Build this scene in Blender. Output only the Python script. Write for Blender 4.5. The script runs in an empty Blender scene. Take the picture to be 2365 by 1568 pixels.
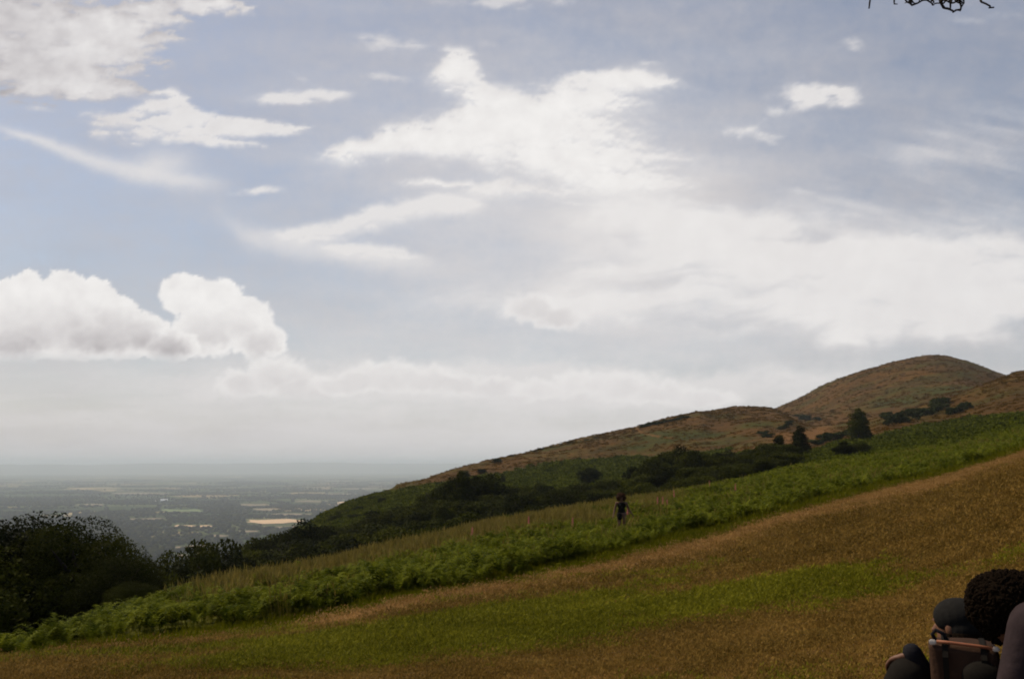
import bpy, bmesh, math, random
import numpy as np
from mathutils import Vector, Matrix
R = math.radians
rng = np.random.default_rng(7)
random.seed(7)
scene = bpy.context.scene
col = scene.collection

# ------------------------------------------------------------------ camera
F = 910.0 / 1024.0 * 2365.0          # focal length in reference pixels
PITCH = R(7.8)
cam_d = bpy.data.cameras.new('camera')
cam_d.lens = 36.0 * 910.0 / 1024.0
cam_d.sensor_width = 36.0
cam_d.clip_start = 0.05
cam_d.clip_end = 300000.0
cam = bpy.data.objects.new('camera', cam_d)
cam.location = (0, 0, 0)
cam.rotation_euler = (R(90) + PITCH, 0, 0)
col.objects.link(cam)
scene.camera = cam

# ------------------------------------------------------------------ light
SUN_EL = R(52.0)
SUN_AZ = R(-62.0)                    # clockwise from +Y : to the left, a little in front
SUN_DIR = Vector((math.sin(SUN_AZ) * math.cos(SUN_EL), math.cos(SUN_AZ) * math.cos(SUN_EL), math.sin(SUN_EL)))
world = bpy.data.worlds.new('World')
scene.world = world
world.use_nodes = True
wn = world.node_tree
bg = wn.nodes['Background']
sky = wn.nodes.new('ShaderNodeTexSky')
sky.sky_type = 'NISHITA'
sky.sun_disc = False
sky.sun_elevation = SUN_EL
sky.sun_rotation = SUN_AZ
sky.altitude = 300
sky.air_density = 1.0
sky.dust_density = 2.2
sky.ozone_density = 1.0
wn.links.new(sky.outputs[0], bg.inputs['Color'])
bg.inputs['Strength'].default_value = 0.105
sl = bpy.data.lights.new('sun', 'SUN')
sl.energy = 4.0
sl.angle = R(0.6)
sl.color = (1.0, 0.87, 0.66)
sun = bpy.data.objects.new('sun', sl)
sun.rotation_euler = (-SUN_DIR).to_track_quat('-Z', 'Y').to_euler()
col.objects.link(sun)
scene.view_settings.view_transform = 'Standard'
scene.view_settings.look = 'None'
scene.view_settings.exposure = 0.0
scene.view_settings.gamma = 1.0
scene.cycles.use_denoising = True
scene.cycles.filter_width = 1.9
scene.cycles.max_bounces = 6
scene.cycles.volume_bounces = 3
scene.cycles.transparent_max_bounces = 8
scene.cycles.use_adaptive_sampling = True
scene.cycles.adaptive_threshold = 0.015

# ------------------------------------------------------------------ helpers
def tag(o, label=None, cat=None, group=None, kind=None):
    if label: o['label'] = label
    if cat: o['category'] = cat
    if group: o['group'] = group
    if kind: o['kind'] = kind
    return o

def link(o, parent=None):
    col.objects.link(o)
    if parent: o.parent = parent
    return o

def empty(name, loc, rz=0.0):
    e = bpy.data.objects.new(name, None)
    e.empty_display_size = 0.2
    e.location = loc
    e.rotation_euler = (0, 0, rz)
    return link(e)

def mesh_np(name, V, Fa, mats=(), smooth=True, attrs=None, fmat=None):
    """V (n,3) ; Fa (m,3|4) int ; attrs name-> (n,) or (n,4) point attributes"""
    V = np.asarray(V, dtype=np.float32); Fa = np.asarray(Fa, dtype=np.int32)
    me = bpy.data.meshes.new(name)
    me.vertices.add(len(V)); me.vertices.foreach_set('co', V.ravel())
    k = Fa.shape[1]
    me.loops.add(Fa.size); me.loops.foreach_set('vertex_index', Fa.ravel())
    me.polygons.add(len(Fa))
    me.polygons.foreach_set('loop_start', np.arange(len(Fa), dtype=np.int32) * k)
    me.polygons.foreach_set('loop_total', np.full(len(Fa), k, dtype=np.int32))
    me.polygons.foreach_set('use_smooth', np.full(len(Fa), smooth, dtype=bool))
    if fmat is not None: me.polygons.foreach_set('material_index', np.asarray(fmat, dtype=np.int32))
    for m in mats: me.materials.append(m)
    for an, a in (attrs or {}).items():
        a = np.asarray(a, dtype=np.float32)
        if a.ndim == 1:
            at = me.attributes.new(an, 'FLOAT', 'POINT'); at.data.foreach_set('value', a)
        elif a.shape[1] == 3:
            at = me.attributes.new(an, 'FLOAT_VECTOR', 'POINT'); at.data.foreach_set('vector', a.ravel())
        else:
            at = me.attributes.new(an, 'FLOAT_COLOR', 'POINT'); at.data.foreach_set('color', a.ravel())
    me.update(calc_edges=True)
    me.validate()
    return me

def vnoise(x, y, seed=0):
    xi = np.floor(x).astype(np.int64); yi = np.floor(y).astype(np.int64)
    xf = x - xi; yf = y - yi
    u = xf * xf * xf * (xf * (xf * 6 - 15) + 10); v = yf * yf * yf * (yf * (yf * 6 - 15) + 10)
    def g(a, b):
        h = (a * 374761393 + b * 668265263 + seed * 1274126177) & 0xFFFFFFFF
        h = ((h ^ (h >> 13)) * 1274126177) & 0xFFFFFFFF
        h = ((h ^ (h >> 16)) * 2246822519) & 0xFFFFFFFF
        an = (h & 0xFFFF) / 65536.0 * 2 * np.pi
        return np.cos(an), np.sin(an)
    def d(a, b):
        gx, gy = g(xi + a, yi + b)
        return gx * (xf - a) + gy * (yf - b)
    n00 = d(0, 0); n10 = d(1, 0); n01 = d(0, 1); n11 = d(1, 1)
    return ((n00 * (1 - u) + n10 * u) * (1 - v) + (n01 * (1 - u) + n11 * u) * v) * 1.5

def fbm(x, y, seed=0, octv=5, gain=0.5, lac=2.03):
    s = 0.0; a = 1.0; t = 0.0
    for o in range(octv):
        s = s + a * vnoise(x + 17.3 * o, y - 9.1 * o, seed + o * 13); t += a
        a *= gain; x = x * lac; y = y * lac
    return s / t * 1.6

def sstep(a, b, x):
    t = np.clip((x - a) / (b - a), 0, 1)
    return t * t * (3 - 2 * t)

def pchip(x, y, xq):
    x = np.asarray(x, float); y = np.asarray(y, float); xq = np.asarray(xq, float)
    h = np.diff(x); dl = np.diff(y) / h
    d = np.zeros_like(y)
    for i in range(1, len(x) - 1):
        if dl[i - 1] * dl[i] > 0:
            w1 = 2 * h[i] + h[i - 1]; w2 = h[i] + 2 * h[i - 1]
            d[i] = (w1 + w2) / (w1 / dl[i - 1] + w2 / dl[i])
    d[0] = dl[0]; d[-1] = dl[-1]
    k = np.clip(np.searchsorted(x, xq) - 1, 0, len(x) - 2)
    xq = np.clip(xq, x[0], x[-1])
    t = (xq - x[k]) / h[k]
    return ((2*t**3 - 3*t**2 + 1) * y[k] + (t**3 - 2*t**2 + t) * h[k] * d[k]
            + (-2*t**3 + 3*t**2) * y[k+1] + (t**3 - t**2) * h[k] * d[k+1])

CP, SP = math.cos(PITCH), math.sin(PITCH)
def direction(px, py):
    """photo position (2365 x 1568 units) -> azimuth, tangent of elevation"""
    u = (np.asarray(px, float) - 1182.5) / F; v = (784.0 - np.asarray(py, float)) / F
    dy = CP - v * SP; dz = SP + v * CP
    return np.arctan2(u, dy), dz / np.hypot(u, dy)
def bearing(px, py):
    return direction(px, py)
def seen_at(x, y, z):
    dy = y * CP + z * SP; dz = -y * SP + z * CP
    return 1182.5 + F * x / dy, 784.0 - F * dz / dy

# ------------------------------------------------------------------ materials
def mat(name):
    m = bpy.data.materials.new(name); m.use_nodes = True
    nt = m.node_tree
    return m, nt, nt.nodes, nt.links, nt.nodes['Principled BSDF']

def ramp(nodes, stops):
    r = nodes.new('ShaderNodeValToRGB')
    e = r.color_ramp.elements
    e[0].position, e[0].color = stops[0][0], (*stops[0][1], 1)
    e[1].position, e[1].color = stops[1][0], (*stops[1][1], 1)
    for p, c in stops[2:]:
        n = e.new(p); n.color = (*c, 1)
    return r

def mixc(nt, a, b, f):
    m = nt.nodes.new('ShaderNodeMix'); m.data_type = 'RGBA'
    for sock, v in ((m.inputs[6], a), (m.inputs[7], b), (m.inputs[0], f)):
        if isinstance(v, tuple): sock.default_value = (*v, 1)
        elif isinstance(v, (int, float)): sock.default_value = v
        else: nt.links.new(v, sock)
    return m.outputs[2]

def noise(nt, scale, detail=4, rough=0.6, vec=None, stretch=None, rot=0.0, dist=0.0):
    n = nt.nodes.new('ShaderNodeTexNoise'); n.inputs['Scale'].default_value = scale
    n.inputs['Detail'].default_value = detail; n.inputs['Roughness'].default_value = rough
    n.inputs['Distortion'].default_value = dist
    tc = nt.nodes.new('ShaderNodeNewGeometry') if vec is None else None
    src = tc.outputs['Position'] if vec is None else vec
    if stretch:
        mp = nt.nodes.new('ShaderNodeMapping'); mp.inputs['Scale'].default_value = stretch
        mp.inputs['Rotation'].default_value = (0, 0, rot)
        nt.links.new(src, mp.inputs['Vector']); src = mp.outputs[0]
    nt.links.new(src, n.inputs['Vector'])
    return n.outputs['Fac']

def maprange(nt, v, a, b, c=0.0, d=1.0):
    m = nt.nodes.new('ShaderNodeMapRange'); m.inputs[1].default_value = a; m.inputs[2].default_value = b
    m.inputs[3].default_value = c; m.inputs[4].default_value = d
    nt.links.new(v, m.inputs[0]); return m.outputs[0]

def mathn(nt, op, a, b=0.0):
    m = nt.nodes.new('ShaderNodeMath'); m.operation = op
    for i, v in enumerate((a, b)):
        if isinstance(v, (int, float)): m.inputs[i].default_value = v
        else: nt.links.new(v, m.inputs[i])
    return m.outputs[0]

def simple(name, c, rough=0.85, var=0.25, scale=30.0, spec=0.25, bump=0.0):
    m, nt, nd, lk, p = mat(name)
    tc = nd.new('ShaderNodeTexCoord')
    f = noise(nt, scale, 4, 0.6, tc.outputs['Object'])
    lo = tuple(x * (1 - var) for x in c); hi = tuple(min(1, x * (1 + var)) for x in c)
    lk.new(mixc(nt, lo, hi, f), p.inputs['Base Color'])
    p.inputs['Roughness'].default_value = rough
    p.inputs['Specular IOR Level'].default_value = spec
    if bump:
        b = nd.new('ShaderNodeBump'); b.inputs['Strength'].default_value = bump; b.inputs['Distance'].default_value = 0.01
        lk.new(f, b.inputs['Height']); lk.new(b.outputs[0], p.inputs['Normal'])
    return m

def foliage(name, dark, light, trans=0.3, scale=0.9, randamt=1.0):
    """leaf material : clump-scale and plant-to-plant variation, some light passing through the leaf"""
    m, nt, nd, lk, p = mat(name)
    g = nd.new('ShaderNodeNewGeometry')
    oi = nd.new('ShaderNodeObjectInfo')
    at = nd.new('ShaderNodeAttribute'); at.attribute_name = 'leafvar'
    n1 = noise(nt, scale, 3, 0.6)
    f = mathn(nt, 'ADD', mathn(nt, 'MULTIPLY', n1, 0.75), mathn(nt, 'MULTIPLY', at.outputs['Fac'], 0.35))
    f = mathn(nt, 'ADD', f, mathn(nt, 'MULTIPLY', mathn(nt, 'SUBTRACT', oi.outputs['Random'], 0.5), 0.3 * randamt))
    f = maprange(nt, f, 0.25, 0.85)
    c = mixc(nt, dark, light, f)
    lk.new(c, p.inputs['Base Color']); p.inputs['Roughness'].default_value = 0.6
    p.inputs['Specular IOR Level'].default_value = 0.02
    t = nd.new('ShaderNodeBsdfTranslucent'); lk.new(c, t.inputs['Color'])
    mx = nd.new('ShaderNodeMixShader'); mx.inputs[0].default_value = trans
    lk.new(p.outputs[0], mx.inputs[1]); lk.new(t.outputs[0], mx.inputs[2])
    lk.new(mx.outputs[0], nd['Material Output'].inputs['Surface'])
    return m

M = {}
M['bark'] = simple('bark', (0.022, 0.016, 0.010), 0.95, 0.4, 20, bump=0.6)
M['leaf_dark'] = foliage('leaf_dark', (0.006, 0.008, 0.001), (0.046, 0.050, 0.003), 0.2, 0.6, 1.8)
M['leaf_mid'] = foliage('leaf_mid', (0.006, 0.008, 0.001), (0.046, 0.049, 0.002), 0.2, 0.6, 2.2)
M['gorse'] = foliage('gorse', (0.014, 0.021, 0.005), (0.038, 0.044, 0.009), 0.15)
M['bracken'] = foliage('bracken', (0.030, 0.042, 0.002), (0.165, 0.175, 0.013), 0.32, 0.9)
M['bracken_far'] = foliage('bracken_far', (0.024, 0.032, 0.001), (0.088, 0.096, 0.005), 0.25, 0.12)
M['straw'] = foliage('straw', (0.11, 0.085, 0.015), (0.26, 0.19, 0.050), 0.3, 0.5)
M['grass'] = foliage('grass_blades', (0.085, 0.050, 0.008), (0.170, 0.090, 0.018), 0.3, 0.5)
M['grass_green'] = foliage('grass_green', (0.065, 0.068, 0.002), (0.140, 0.130, 0.005), 0.35, 0.8)
M['pink'] = simple('pink_petals', (0.55, 0.16, 0.14), 0.7)

def terrain_material(name, brown_a, brown_b, green_a, green_b, path_c, near=True):
    m, nt, nd, lk, p = mat(name)
    at = nd.new('ShaderNodeAttribute'); at.attribute_name = 'cover'
    sep = nd.new('ShaderNodeSeparateColor'); lk.new(at.outputs['Color'], sep.inputs[0])
    s = 1.0 if near else 0.06
    # low, streaky patches that run along the slope
    big = noise(nt, 0.30 * s, 6, 0.68, dist=0.4)
    mid = noise(nt, 2.0 * s, 6, 0.72)
    fine = noise(nt, (26 if near else 9) * s, 5, 0.8)
    wide = noise(nt, 0.7 if near else 0.035, 8, 0.72)
    f = mathn(nt, 'ADD', mathn(nt, 'MULTIPLY', mid, 0.33), mathn(nt, 'MULTIPLY', fine, 0.40))
    f = mathn(nt, 'ADD', f, mathn(nt, 'MULTIPLY', wide, 0.27))
    brown = mixc(nt, brown_a, brown_b, maprange(nt, f, 0.42, 0.58))
    green = mixc(nt, green_a, green_b, maprange(nt, f, 0.42, 0.58))
    gm = mathn(nt, 'ADD', sep.outputs[0], mathn(nt, 'MULTIPLY', mathn(nt, 'SUBTRACT', big, 0.5), 1.5))
    gm = mathn(nt, 'ADD', gm, mathn(nt, 'MULTIPLY', mathn(nt, 'SUBTRACT', mid, 0.5), 0.9))
    c = mixc(nt, brown, green, maprange(nt, gm, 0.25, 0.75))
    pm = mathn(nt, 'ADD', sep.outputs[1], mathn(nt, 'MULTIPLY', mathn(nt, 'SUBTRACT', mid, 0.5), 0.9))
    pc = mixc(nt, tuple(x * 0.78 for x in path_c), tuple(x * 1.2 for x in path_c), f)
    c = mixc(nt, c, pc, maprange(nt, pm, 0.3, 0.75))
    lk.new(c, p.inputs['Base Color']); p.inputs['Roughness'].default_value = 0.95
    p.inputs['Specular IOR Level'].default_value = 0.1
    b = nd.new('ShaderNodeBump'); b.inputs['Strength'].default_value = 0.9
    b.inputs['Distance'].default_value = 0.022 if near else 1.6
    lk.new(f, b.inputs['Height']); lk.new(b.outputs[0], p.inputs['Normal'])
    return m
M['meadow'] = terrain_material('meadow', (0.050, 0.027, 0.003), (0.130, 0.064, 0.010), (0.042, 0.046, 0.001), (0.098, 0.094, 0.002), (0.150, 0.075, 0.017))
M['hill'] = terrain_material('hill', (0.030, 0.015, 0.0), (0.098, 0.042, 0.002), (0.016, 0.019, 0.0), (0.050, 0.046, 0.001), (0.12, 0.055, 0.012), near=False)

# ------------------------------------------------------------------ terrain
# each contour : list of (photo x, photo row | None, distance [, z])
XL, XR = -500, 2900
def contour(pts):
    az, rr, zz = [], [], []
    for p in pts:
        a, t = direction(p[0], p[1] if p[1] is not None else 1000)
        z = p[3] if len(p) > 3 else float(t) * p[2]
        az.append(float(a)); rr.append(math.log(p[2])); zz.append(z / p[2])
    # close the loop behind the camera
    az = [az[-1] - 2 * math.pi] + az + [az[0] + 2 * math.pi]
    rr = [rr[-1]] + rr + [rr[0]]; zz = [zz[-1]] + zz + [zz[0]]
    return az, rr, zz
def const(r, z):
    return [(0, None, r, z), (1182, None, r, z), (2365, None, r, z)]
K = [
 const(0.3, -1.65),
 [(0,1568,10.3),(600,1568,9.4),(1200,1568,8.5),(1800,1568,7.4),(2365,1568,6.0),(2650,1568,5.4)],
 [(0,1535,15),(153,1507,15.5),(350,1490,16),(560,1463,17),(689,1442,18),(893,1397,19.5),(1064,1366,21),(1200,1338,22.5),(1454,1285,26),(1670,1229,31),(1837,1183,36),(2087,1121,44),(2200,1094,49),(2365,1045,57),(2650,950,70)],
 [(0,1540,22),(350,1415,28),(560,1376,32),(757,1333,36),(860,1301,40),(1030,1264,44),(1200,1222,50),(1430,1178,60),(1645,1140,66),(1780,1113,70),(1850,1098,74),(2000,1074,80),(2200,1044,92),(2365,1006,105),(2650,920,120)],
 [(0,1700,45),(350,1600,50),(560,1480,60),(757,1400,70),(860,1370,80),(1030,1330,90),(1200,1270,100),(1430,1200,100),(1645,1140,100),(1780,1100,102),(1850,1082,110),(2000,1055,125),(2200,1022,138),(2365,985,150)],
 [(0,1600,150),(350,1500,150),(560,1380,150),(757,1290,140),(860,1260,140),(1030,1210,140),(1200,1190,150),(1430,1150,150),(1645,1110,150),(1780,1080,150),(1850,1066,152),(2000,1035,180),(2200,998,200),(2365,960,220)],
 [(0,1550,400),(350,1450,400),(560,1370,300),(757,1235,200),(860,1190,220),(1030,1135,240),(1200,1120,260),(1430,1092,280),(1645,1045,300),(1780,1010,310),(1850,1030,260),(2000,1000,260),(2200,955,300),(2365,902,320)],
 [(0,1500,900),(350,1420,900),(560,1350,600),(700,1225,320),(757,1194,270),(860,1149,300),(945,1115,350),(1030,1092,400),(1132,1064,450),(1268,1033,500),(1470,990,560),(1550,971,590),(1650,950,620),(1710,943,640),(1780,946,640),(1850,980,500),(1900,990,430),(2000,975,390),(2050,962,380),(2200,918,400),(2330,868,450),(2365,857,470)],
 [(0,None,1050,-150),(350,None,1050,-140),(700,None,500,-60),(860,None,450,-45),(1030,None,560,-30),(1268,None,700,-20),(1550,None,800,-8),(1650,960,770),(1710,950,740),(1780,952,700),(1850,984,600),(2000,982,470),(2200,925,470),(2365,872,540)],
 [(0,None,1300,-180),(700,None,900,-120),(1268,None,950,-70),(1600,None,920,-25),(1660,968,880),(1710,957,840),(1780,950,800),(1850,958,740),(2000,935,640),(2200,900,620),(2365,890,700)],
 [(0,None,1500,-200),(700,None,1300,-170),(1268,None,1200,-120),(1710,963,960),(1780,943,960),(1850,915,970),(1950,875,985),(2050,846,995),(2100,835,1000),(2130,831,1000),(2190,834,1000),(2250,848,990),(2330,872,960),(2365,882,950)],
 const(1900, -212),
 const(2300, -240),
 const(46000, -241),
]
KC = [contour(k) for k in K]
az_in = np.arange(R(-33.5), R(33.5), R(0.085))
az_out = np.concatenate([np.arange(R(33.5), R(180), R(2.5)), np.arange(R(180), R(326.4), R(2.5))])
AZ = np.concatenate([az_in, az_out])         # one full turn
nA = len(AZ)
AZw = np.where(AZ > math.pi, AZ - 2 * math.pi, AZ)
KR = np.zeros((len(K), nA)); KZ = np.zeros((len(K), nA))
for i, (a, r_, z_) in enumerate(KC):
    KR[i] = pchip(a, r_, AZw); KZ[i] = pchip(a, z_, AZw)
for i in range(1, len(K)): KR[i] = np.maximum(KR[i], KR[i-1] + 0.02)
KZ = KZ * np.exp(KR)          # contours were interpolated as slopes seen from the viewpoint
# number of rings between contours
NS = [14, 46, 40, 14, 16, 26, 34, 8, 10, 40, 8, 8, 60]
rings = []
for i, n in enumerate(NS):
    for j in range(n): rings.append(i + j / n)
rings.append(len(NS))
rings = np.array(rings)
nR = len(rings)
lr = np.zeros((nR, nA)); zz = np.zeros((nR, nA))
for c in range(nA):
    kk = KR[:, c]
    seg = np.minimum(rings.astype(int), len(NS) - 1); fr = rings - seg
    lr[:, c] = kk[seg] * (1 - fr) + kk[seg + 1] * fr
    zz[:, c] = pchip(kk, KZ[:, c], lr[:, c])
nf = len(az_in)
ker = np.exp(-0.5 * (np.arange(-9, 10) / 3.5) ** 2); ker /= ker.sum()
for i in range(nR):
    if rings[i] > 4.5:
        zi = np.concatenate([np.full(9, zz[i, 0]), zz[i, :nf], np.full(9, zz[i, nf - 1])])
        zz[i, :nf] = np.convolve(zi, ker, mode='valid')
rr = np.exp(lr)
X = rr * np.sin(AZw)[None, :]; Y = rr * np.cos(AZw)[None, :]
# hummocks
ring2 = rings[:, None]
zz += sstep(0.3, 1.5, ring2) * (1 - sstep(2.0, 3.0, ring2)) * 0.07 * fbm(X * 0.35, Y * 0.35, 3, 4)
zz += sstep(2.0, 2.6, ring2) * (1 - sstep(10, 12, ring2)) * (0.16 * fbm(X * 0.3, Y * 0.3, 5, 4) + sstep(4.5, 6, ring2) * (0.9 * fbm(X / 34, Y / 34, 8, 5) + 1.2 * sstep(6, 7, ring2) * fbm(X / 60, Y / 60, 9, 5) + 1.6 * (fbm(X / 90 + 5, Y / 120, 11, 3) - 1.0) * sstep(8.5, 10, ring2) * (1 - sstep(11.2, 12, ring2)) + 1.4 * sstep(8.5, 10, ring2) * (1 - sstep(11.2, 12, ring2)) * fbm(X / 90, Y / 120, 10, 5)))
PX, PY = seen_at(X, np.maximum(Y, 0.01), zz)

def height(az, r):
    """ground height at azimuth az (in front) and distance r"""
    c = (az - AZ[0]) / R(0.085)
    c0 = int(np.clip(math.floor(c), 0, len(az_in) - 2)); f = min(max(c - c0, 0), 1)
    za = np.interp(math.log(r), lr[:, c0], zz[:, c0]); zb = np.interp(math.log(r), lr[:, c0 + 1], zz[:, c0 + 1])
    return float(za * (1 - f) + zb * f)
def place(px, r, py=1150):
    a, _ = bearing(px, py); a = float(a)
    return Vector((r * math.sin(a), r * math.cos(a), height(a, r)))
def top_z(px, py, r):
    _, t = bearing(px, py); return float(t) * r

def ray_ground(px, row, rmin=130):
    a, t = direction(px, row); a = float(a); t = float(t)
    c = int(np.clip(round((a - AZ[0]) / R(0.085)), 0, len(az_in) - 1))
    r = np.exp(lr[:, c]); tt = zz[:, c] / r
    ok = np.where((r > rmin) & (tt >= t))[0]
    if len(ok) == 0:
        m = np.where(r > rmin)[0]; return float(r[m][np.argmax(tt[m])]) * 0.985
    return float(r[ok[0]])
# cover masks : R green, G bare / worn, B spare
G = np.full((nR, nA), 0.30); P = np.zeros((nR, nA))
def blob(x, y, w, h, ang=0.0):
    c, s = math.cos(R(ang)), math.sin(R(ang))
    dx, dy = PX - x, PY - y
    a = (dx * c + dy * s) / w; b = (-dx * s + dy * c) / h
    return np.exp(-(a * a + b * b))
front = (Y > 0.3)
near = (ring2 < 3.0) & front
nb = 0.45 * blob(900, 1500, 360, 40, -6) + 0.3 * blob(560, 1520, 300, 22, -6) + 0.9 * blob(1150, 1450, 330, 48, -8) + 0.8 * blob(1600, 1400, 300, 32, -8) + 0.5 * blob(820, 1490, 220, 26, -6) + 0.45 * blob(1900, 1345, 160, 22, -8) + 0.35 * blob(1650, 1330, 170, 20, -10) - 0.45 * blob(1300, 1560, 700, 34, -4) - 0.4 * blob(1900, 1230, 420, 60, -20) - 0.35 * blob(2250, 1180, 250, 90, -20)- 0.3 * blob(1150, 1385, 500, 16, -11)
G = np.where(near, 0.30 + nb * 0.80, G)
# worn strip before contour 2 ; fringe of green between strip and bracken
strip = np.exp(-(np.minimum(0, ring2 - 1.92) / 0.14) ** 2) * (1 - sstep(1.965, 2.01, ring2)) * (0.85 + 0.55 * fbm(X * 0.30, Y * 0.30, 31, 4))
P = np.where(near & (ring2 < 2.05), strip * sstep(-500, 500, PX), P)
G = np.where(near & (ring2 > 1.985), np.maximum(G, sstep(1.985, 2.02, ring2) * 0.95), G)
G = np.where(ring2 >= 2.1, 0.85, G)
# hillside greens
hill = (ring2 >= 3.0) & front
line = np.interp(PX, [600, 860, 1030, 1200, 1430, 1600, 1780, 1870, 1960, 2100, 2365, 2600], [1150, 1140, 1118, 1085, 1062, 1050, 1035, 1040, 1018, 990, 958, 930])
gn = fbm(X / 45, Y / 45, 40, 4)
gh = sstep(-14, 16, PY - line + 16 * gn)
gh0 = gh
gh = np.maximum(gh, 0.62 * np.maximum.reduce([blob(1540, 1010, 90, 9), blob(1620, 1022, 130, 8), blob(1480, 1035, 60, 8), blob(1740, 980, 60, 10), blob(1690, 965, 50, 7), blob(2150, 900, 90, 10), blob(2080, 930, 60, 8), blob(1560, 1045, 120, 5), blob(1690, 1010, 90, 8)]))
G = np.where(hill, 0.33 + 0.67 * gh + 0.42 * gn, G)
bare = 0.8 * blob(1880, 1000, 60, 14, -18) + 0.5 * blob(1800, 1010, 90, 22) + 0.5 * blob(2080, 958, 60, 10) + 0.4 * blob(1300, 1047, 150, 7)
def track(pts, w):
    d = np.full(PX.shape, 1e9)
    for (x0, y0), (x1, y1) in zip(pts[:-1], pts[1:]):
        t = np.clip(((PX - x0) * (x1 - x0) + (PY - y0) * (y1 - y0)) / ((x1 - x0) ** 2 + (y1 - y0) ** 2), 0, 1)
        d = np.minimum(d, np.hypot(PX - x0 - t * (x1 - x0), PY - y0 - t * (y1 - y0)))
    return np.exp(-(d / w) ** 2)
bare = np.maximum(bare, 0.75 * track([(1470, 990), (1480, 998), (1510, 1006), (1555, 1012)], 3.0))
bare = np.maximum(bare, 0.5 * track([(2025, 868), (2022, 885), (2030, 892), (2150, 892), (2230, 882)], 2.2))
bare = np.maximum(bare, 0.45 * track([(1150, 1068), (1300, 1052), (1420, 1047), (1640, 1053), (1720, 1030)], 2.5))
bare = np.maximum(bare, 0.4 * track([(1880, 1002), (1920, 975), (1990, 965)], 5))
P = np.where(hill, bare * 1.1, P)
P = np.clip(P, 0, 1.3); G = np.clip(G, 0, 1.2)
cover = np.stack([G, P, np.zeros_like(G), np.ones_like(G)], -1).reshape(-1, 4)
V = np.stack([X, Y, zz], -1).reshape(-1, 3)

def ring_index(k): return int(sum(NS[:k]))
def sheet(name, r0, r1, material, kind='structure', disc=False):
    V2 = V[r0 * nA:(r1 + 1) * nA]; C2 = cover[r0 * nA:(r1 + 1) * nA]
    n = r1 - r0
    i = np.arange(n)[:, None]; j = np.arange(nA)[None, :]; j2 = (j + 1) % nA
    Fa = np.stack([i * nA + j, i * nA + j2, (i + 1) * nA + j2, (i + 1) * nA + j], -1).reshape(-1, 4)[:, ::-1]
    if disc:
        V2 = np.concatenate([V2, [[0, 0, -1.65]]]); C2 = np.concatenate([C2, C2[:1]])
        jj = np.arange(nA)
        tri = np.stack([np.full(nA, len(V2) - 1), (jj + 1) % nA, jj, jj], -1)
    me = mesh_np(name, V2, Fa, [material], True, {'cover': C2})
    if disc:
        bm = bmesh.new(); bm.from_mesh(me); bm.verts.ensure_lookup_table()
        c = bm.verts[len(V2) - 1]
        for a in range(nA):
            try: bm.faces.new((c, bm.verts[(a + 1) % nA], bm.verts[a])).smooth = True
            except ValueError: pass
        bm.to_mesh(me); bm.free()
    o = bpy.data.objects.new(name, me); link(o); tag(o, kind=kind)
    return o
k1 = ring_index(1) + int(0.80 * NS[1]); k2 = ring_index(1) + NS[1]
k3 = ring_index(3)
ground = sheet('ground', 0, k1, M['meadow'], disc=True)
tag(ground, 'mown dry meadow with green patches in the foreground')
path = sheet('path', k1, k2, M['meadow']); tag(path, 'worn pale track along the bracken edge')
bank = sheet('bank', k2, k3, M['meadow']); tag(bank, 'sloping ground under the bracken')
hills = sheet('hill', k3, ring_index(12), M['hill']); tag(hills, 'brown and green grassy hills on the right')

# ---- plain far below
def plain_material():
    m, nt, nd, lk, p = mat('plain')
    g = nd.new('ShaderNodeNewGeometry')
    mp = nd.new('ShaderNodeMapping'); mp.inputs['Scale'].default_value = (1/420, 1/420, 0); mp.inputs['Rotation'].default_value = (0, 0, 0.3)
    lk.new(g.outputs['Position'], mp.inputs[0])
    v = nd.new('ShaderNodeTexVoronoi'); v.inputs['Scale'].default_value = 1.0; v.inputs['Randomness'].default_value = 0.85
    lk.new(mp.outputs[0], v.inputs['Vector'])
    sp = nd.new('ShaderNodeSeparateColor'); lk.new(v.outputs['Color'], sp.inputs[0])
    r = ramp(nd, [(0.0, (0.045, 0.06, 0.022)), (0.35, (0.06, 0.075, 0.03)), (0.55, (0.085, 0.09, 0.035)), (0.72, (0.06, 0.07, 0.025)), (0.82, (0.22, 0.16, 0.08)), (0.93, (0.32, 0.24, 0.13))])
    r.color_ramp.interpolation = 'CONSTANT'
    lk.new(sp.outputs[0], r.inputs[0])
    wood = noise(nt, 1/900, 5, 0.6, stretch=(1, 1.6, 1))
    c = mixc(nt, r.outputs[0], (0.03, 0.042, 0.016), maprange(nt, wood, 0.46, 0.54))
    lk.new(c, p.inputs['Base Color']); p.inputs['Roughness'].default_value = 1.0
    p.inputs['Specular IOR Level'].default_value = 0.0
    return m
M['plain'] = plain_material()
plain = sheet('plain', ring_index(12), nR - 1, M['plain']); tag(plain, 'patchwork farmland of the wide plain below')

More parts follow.
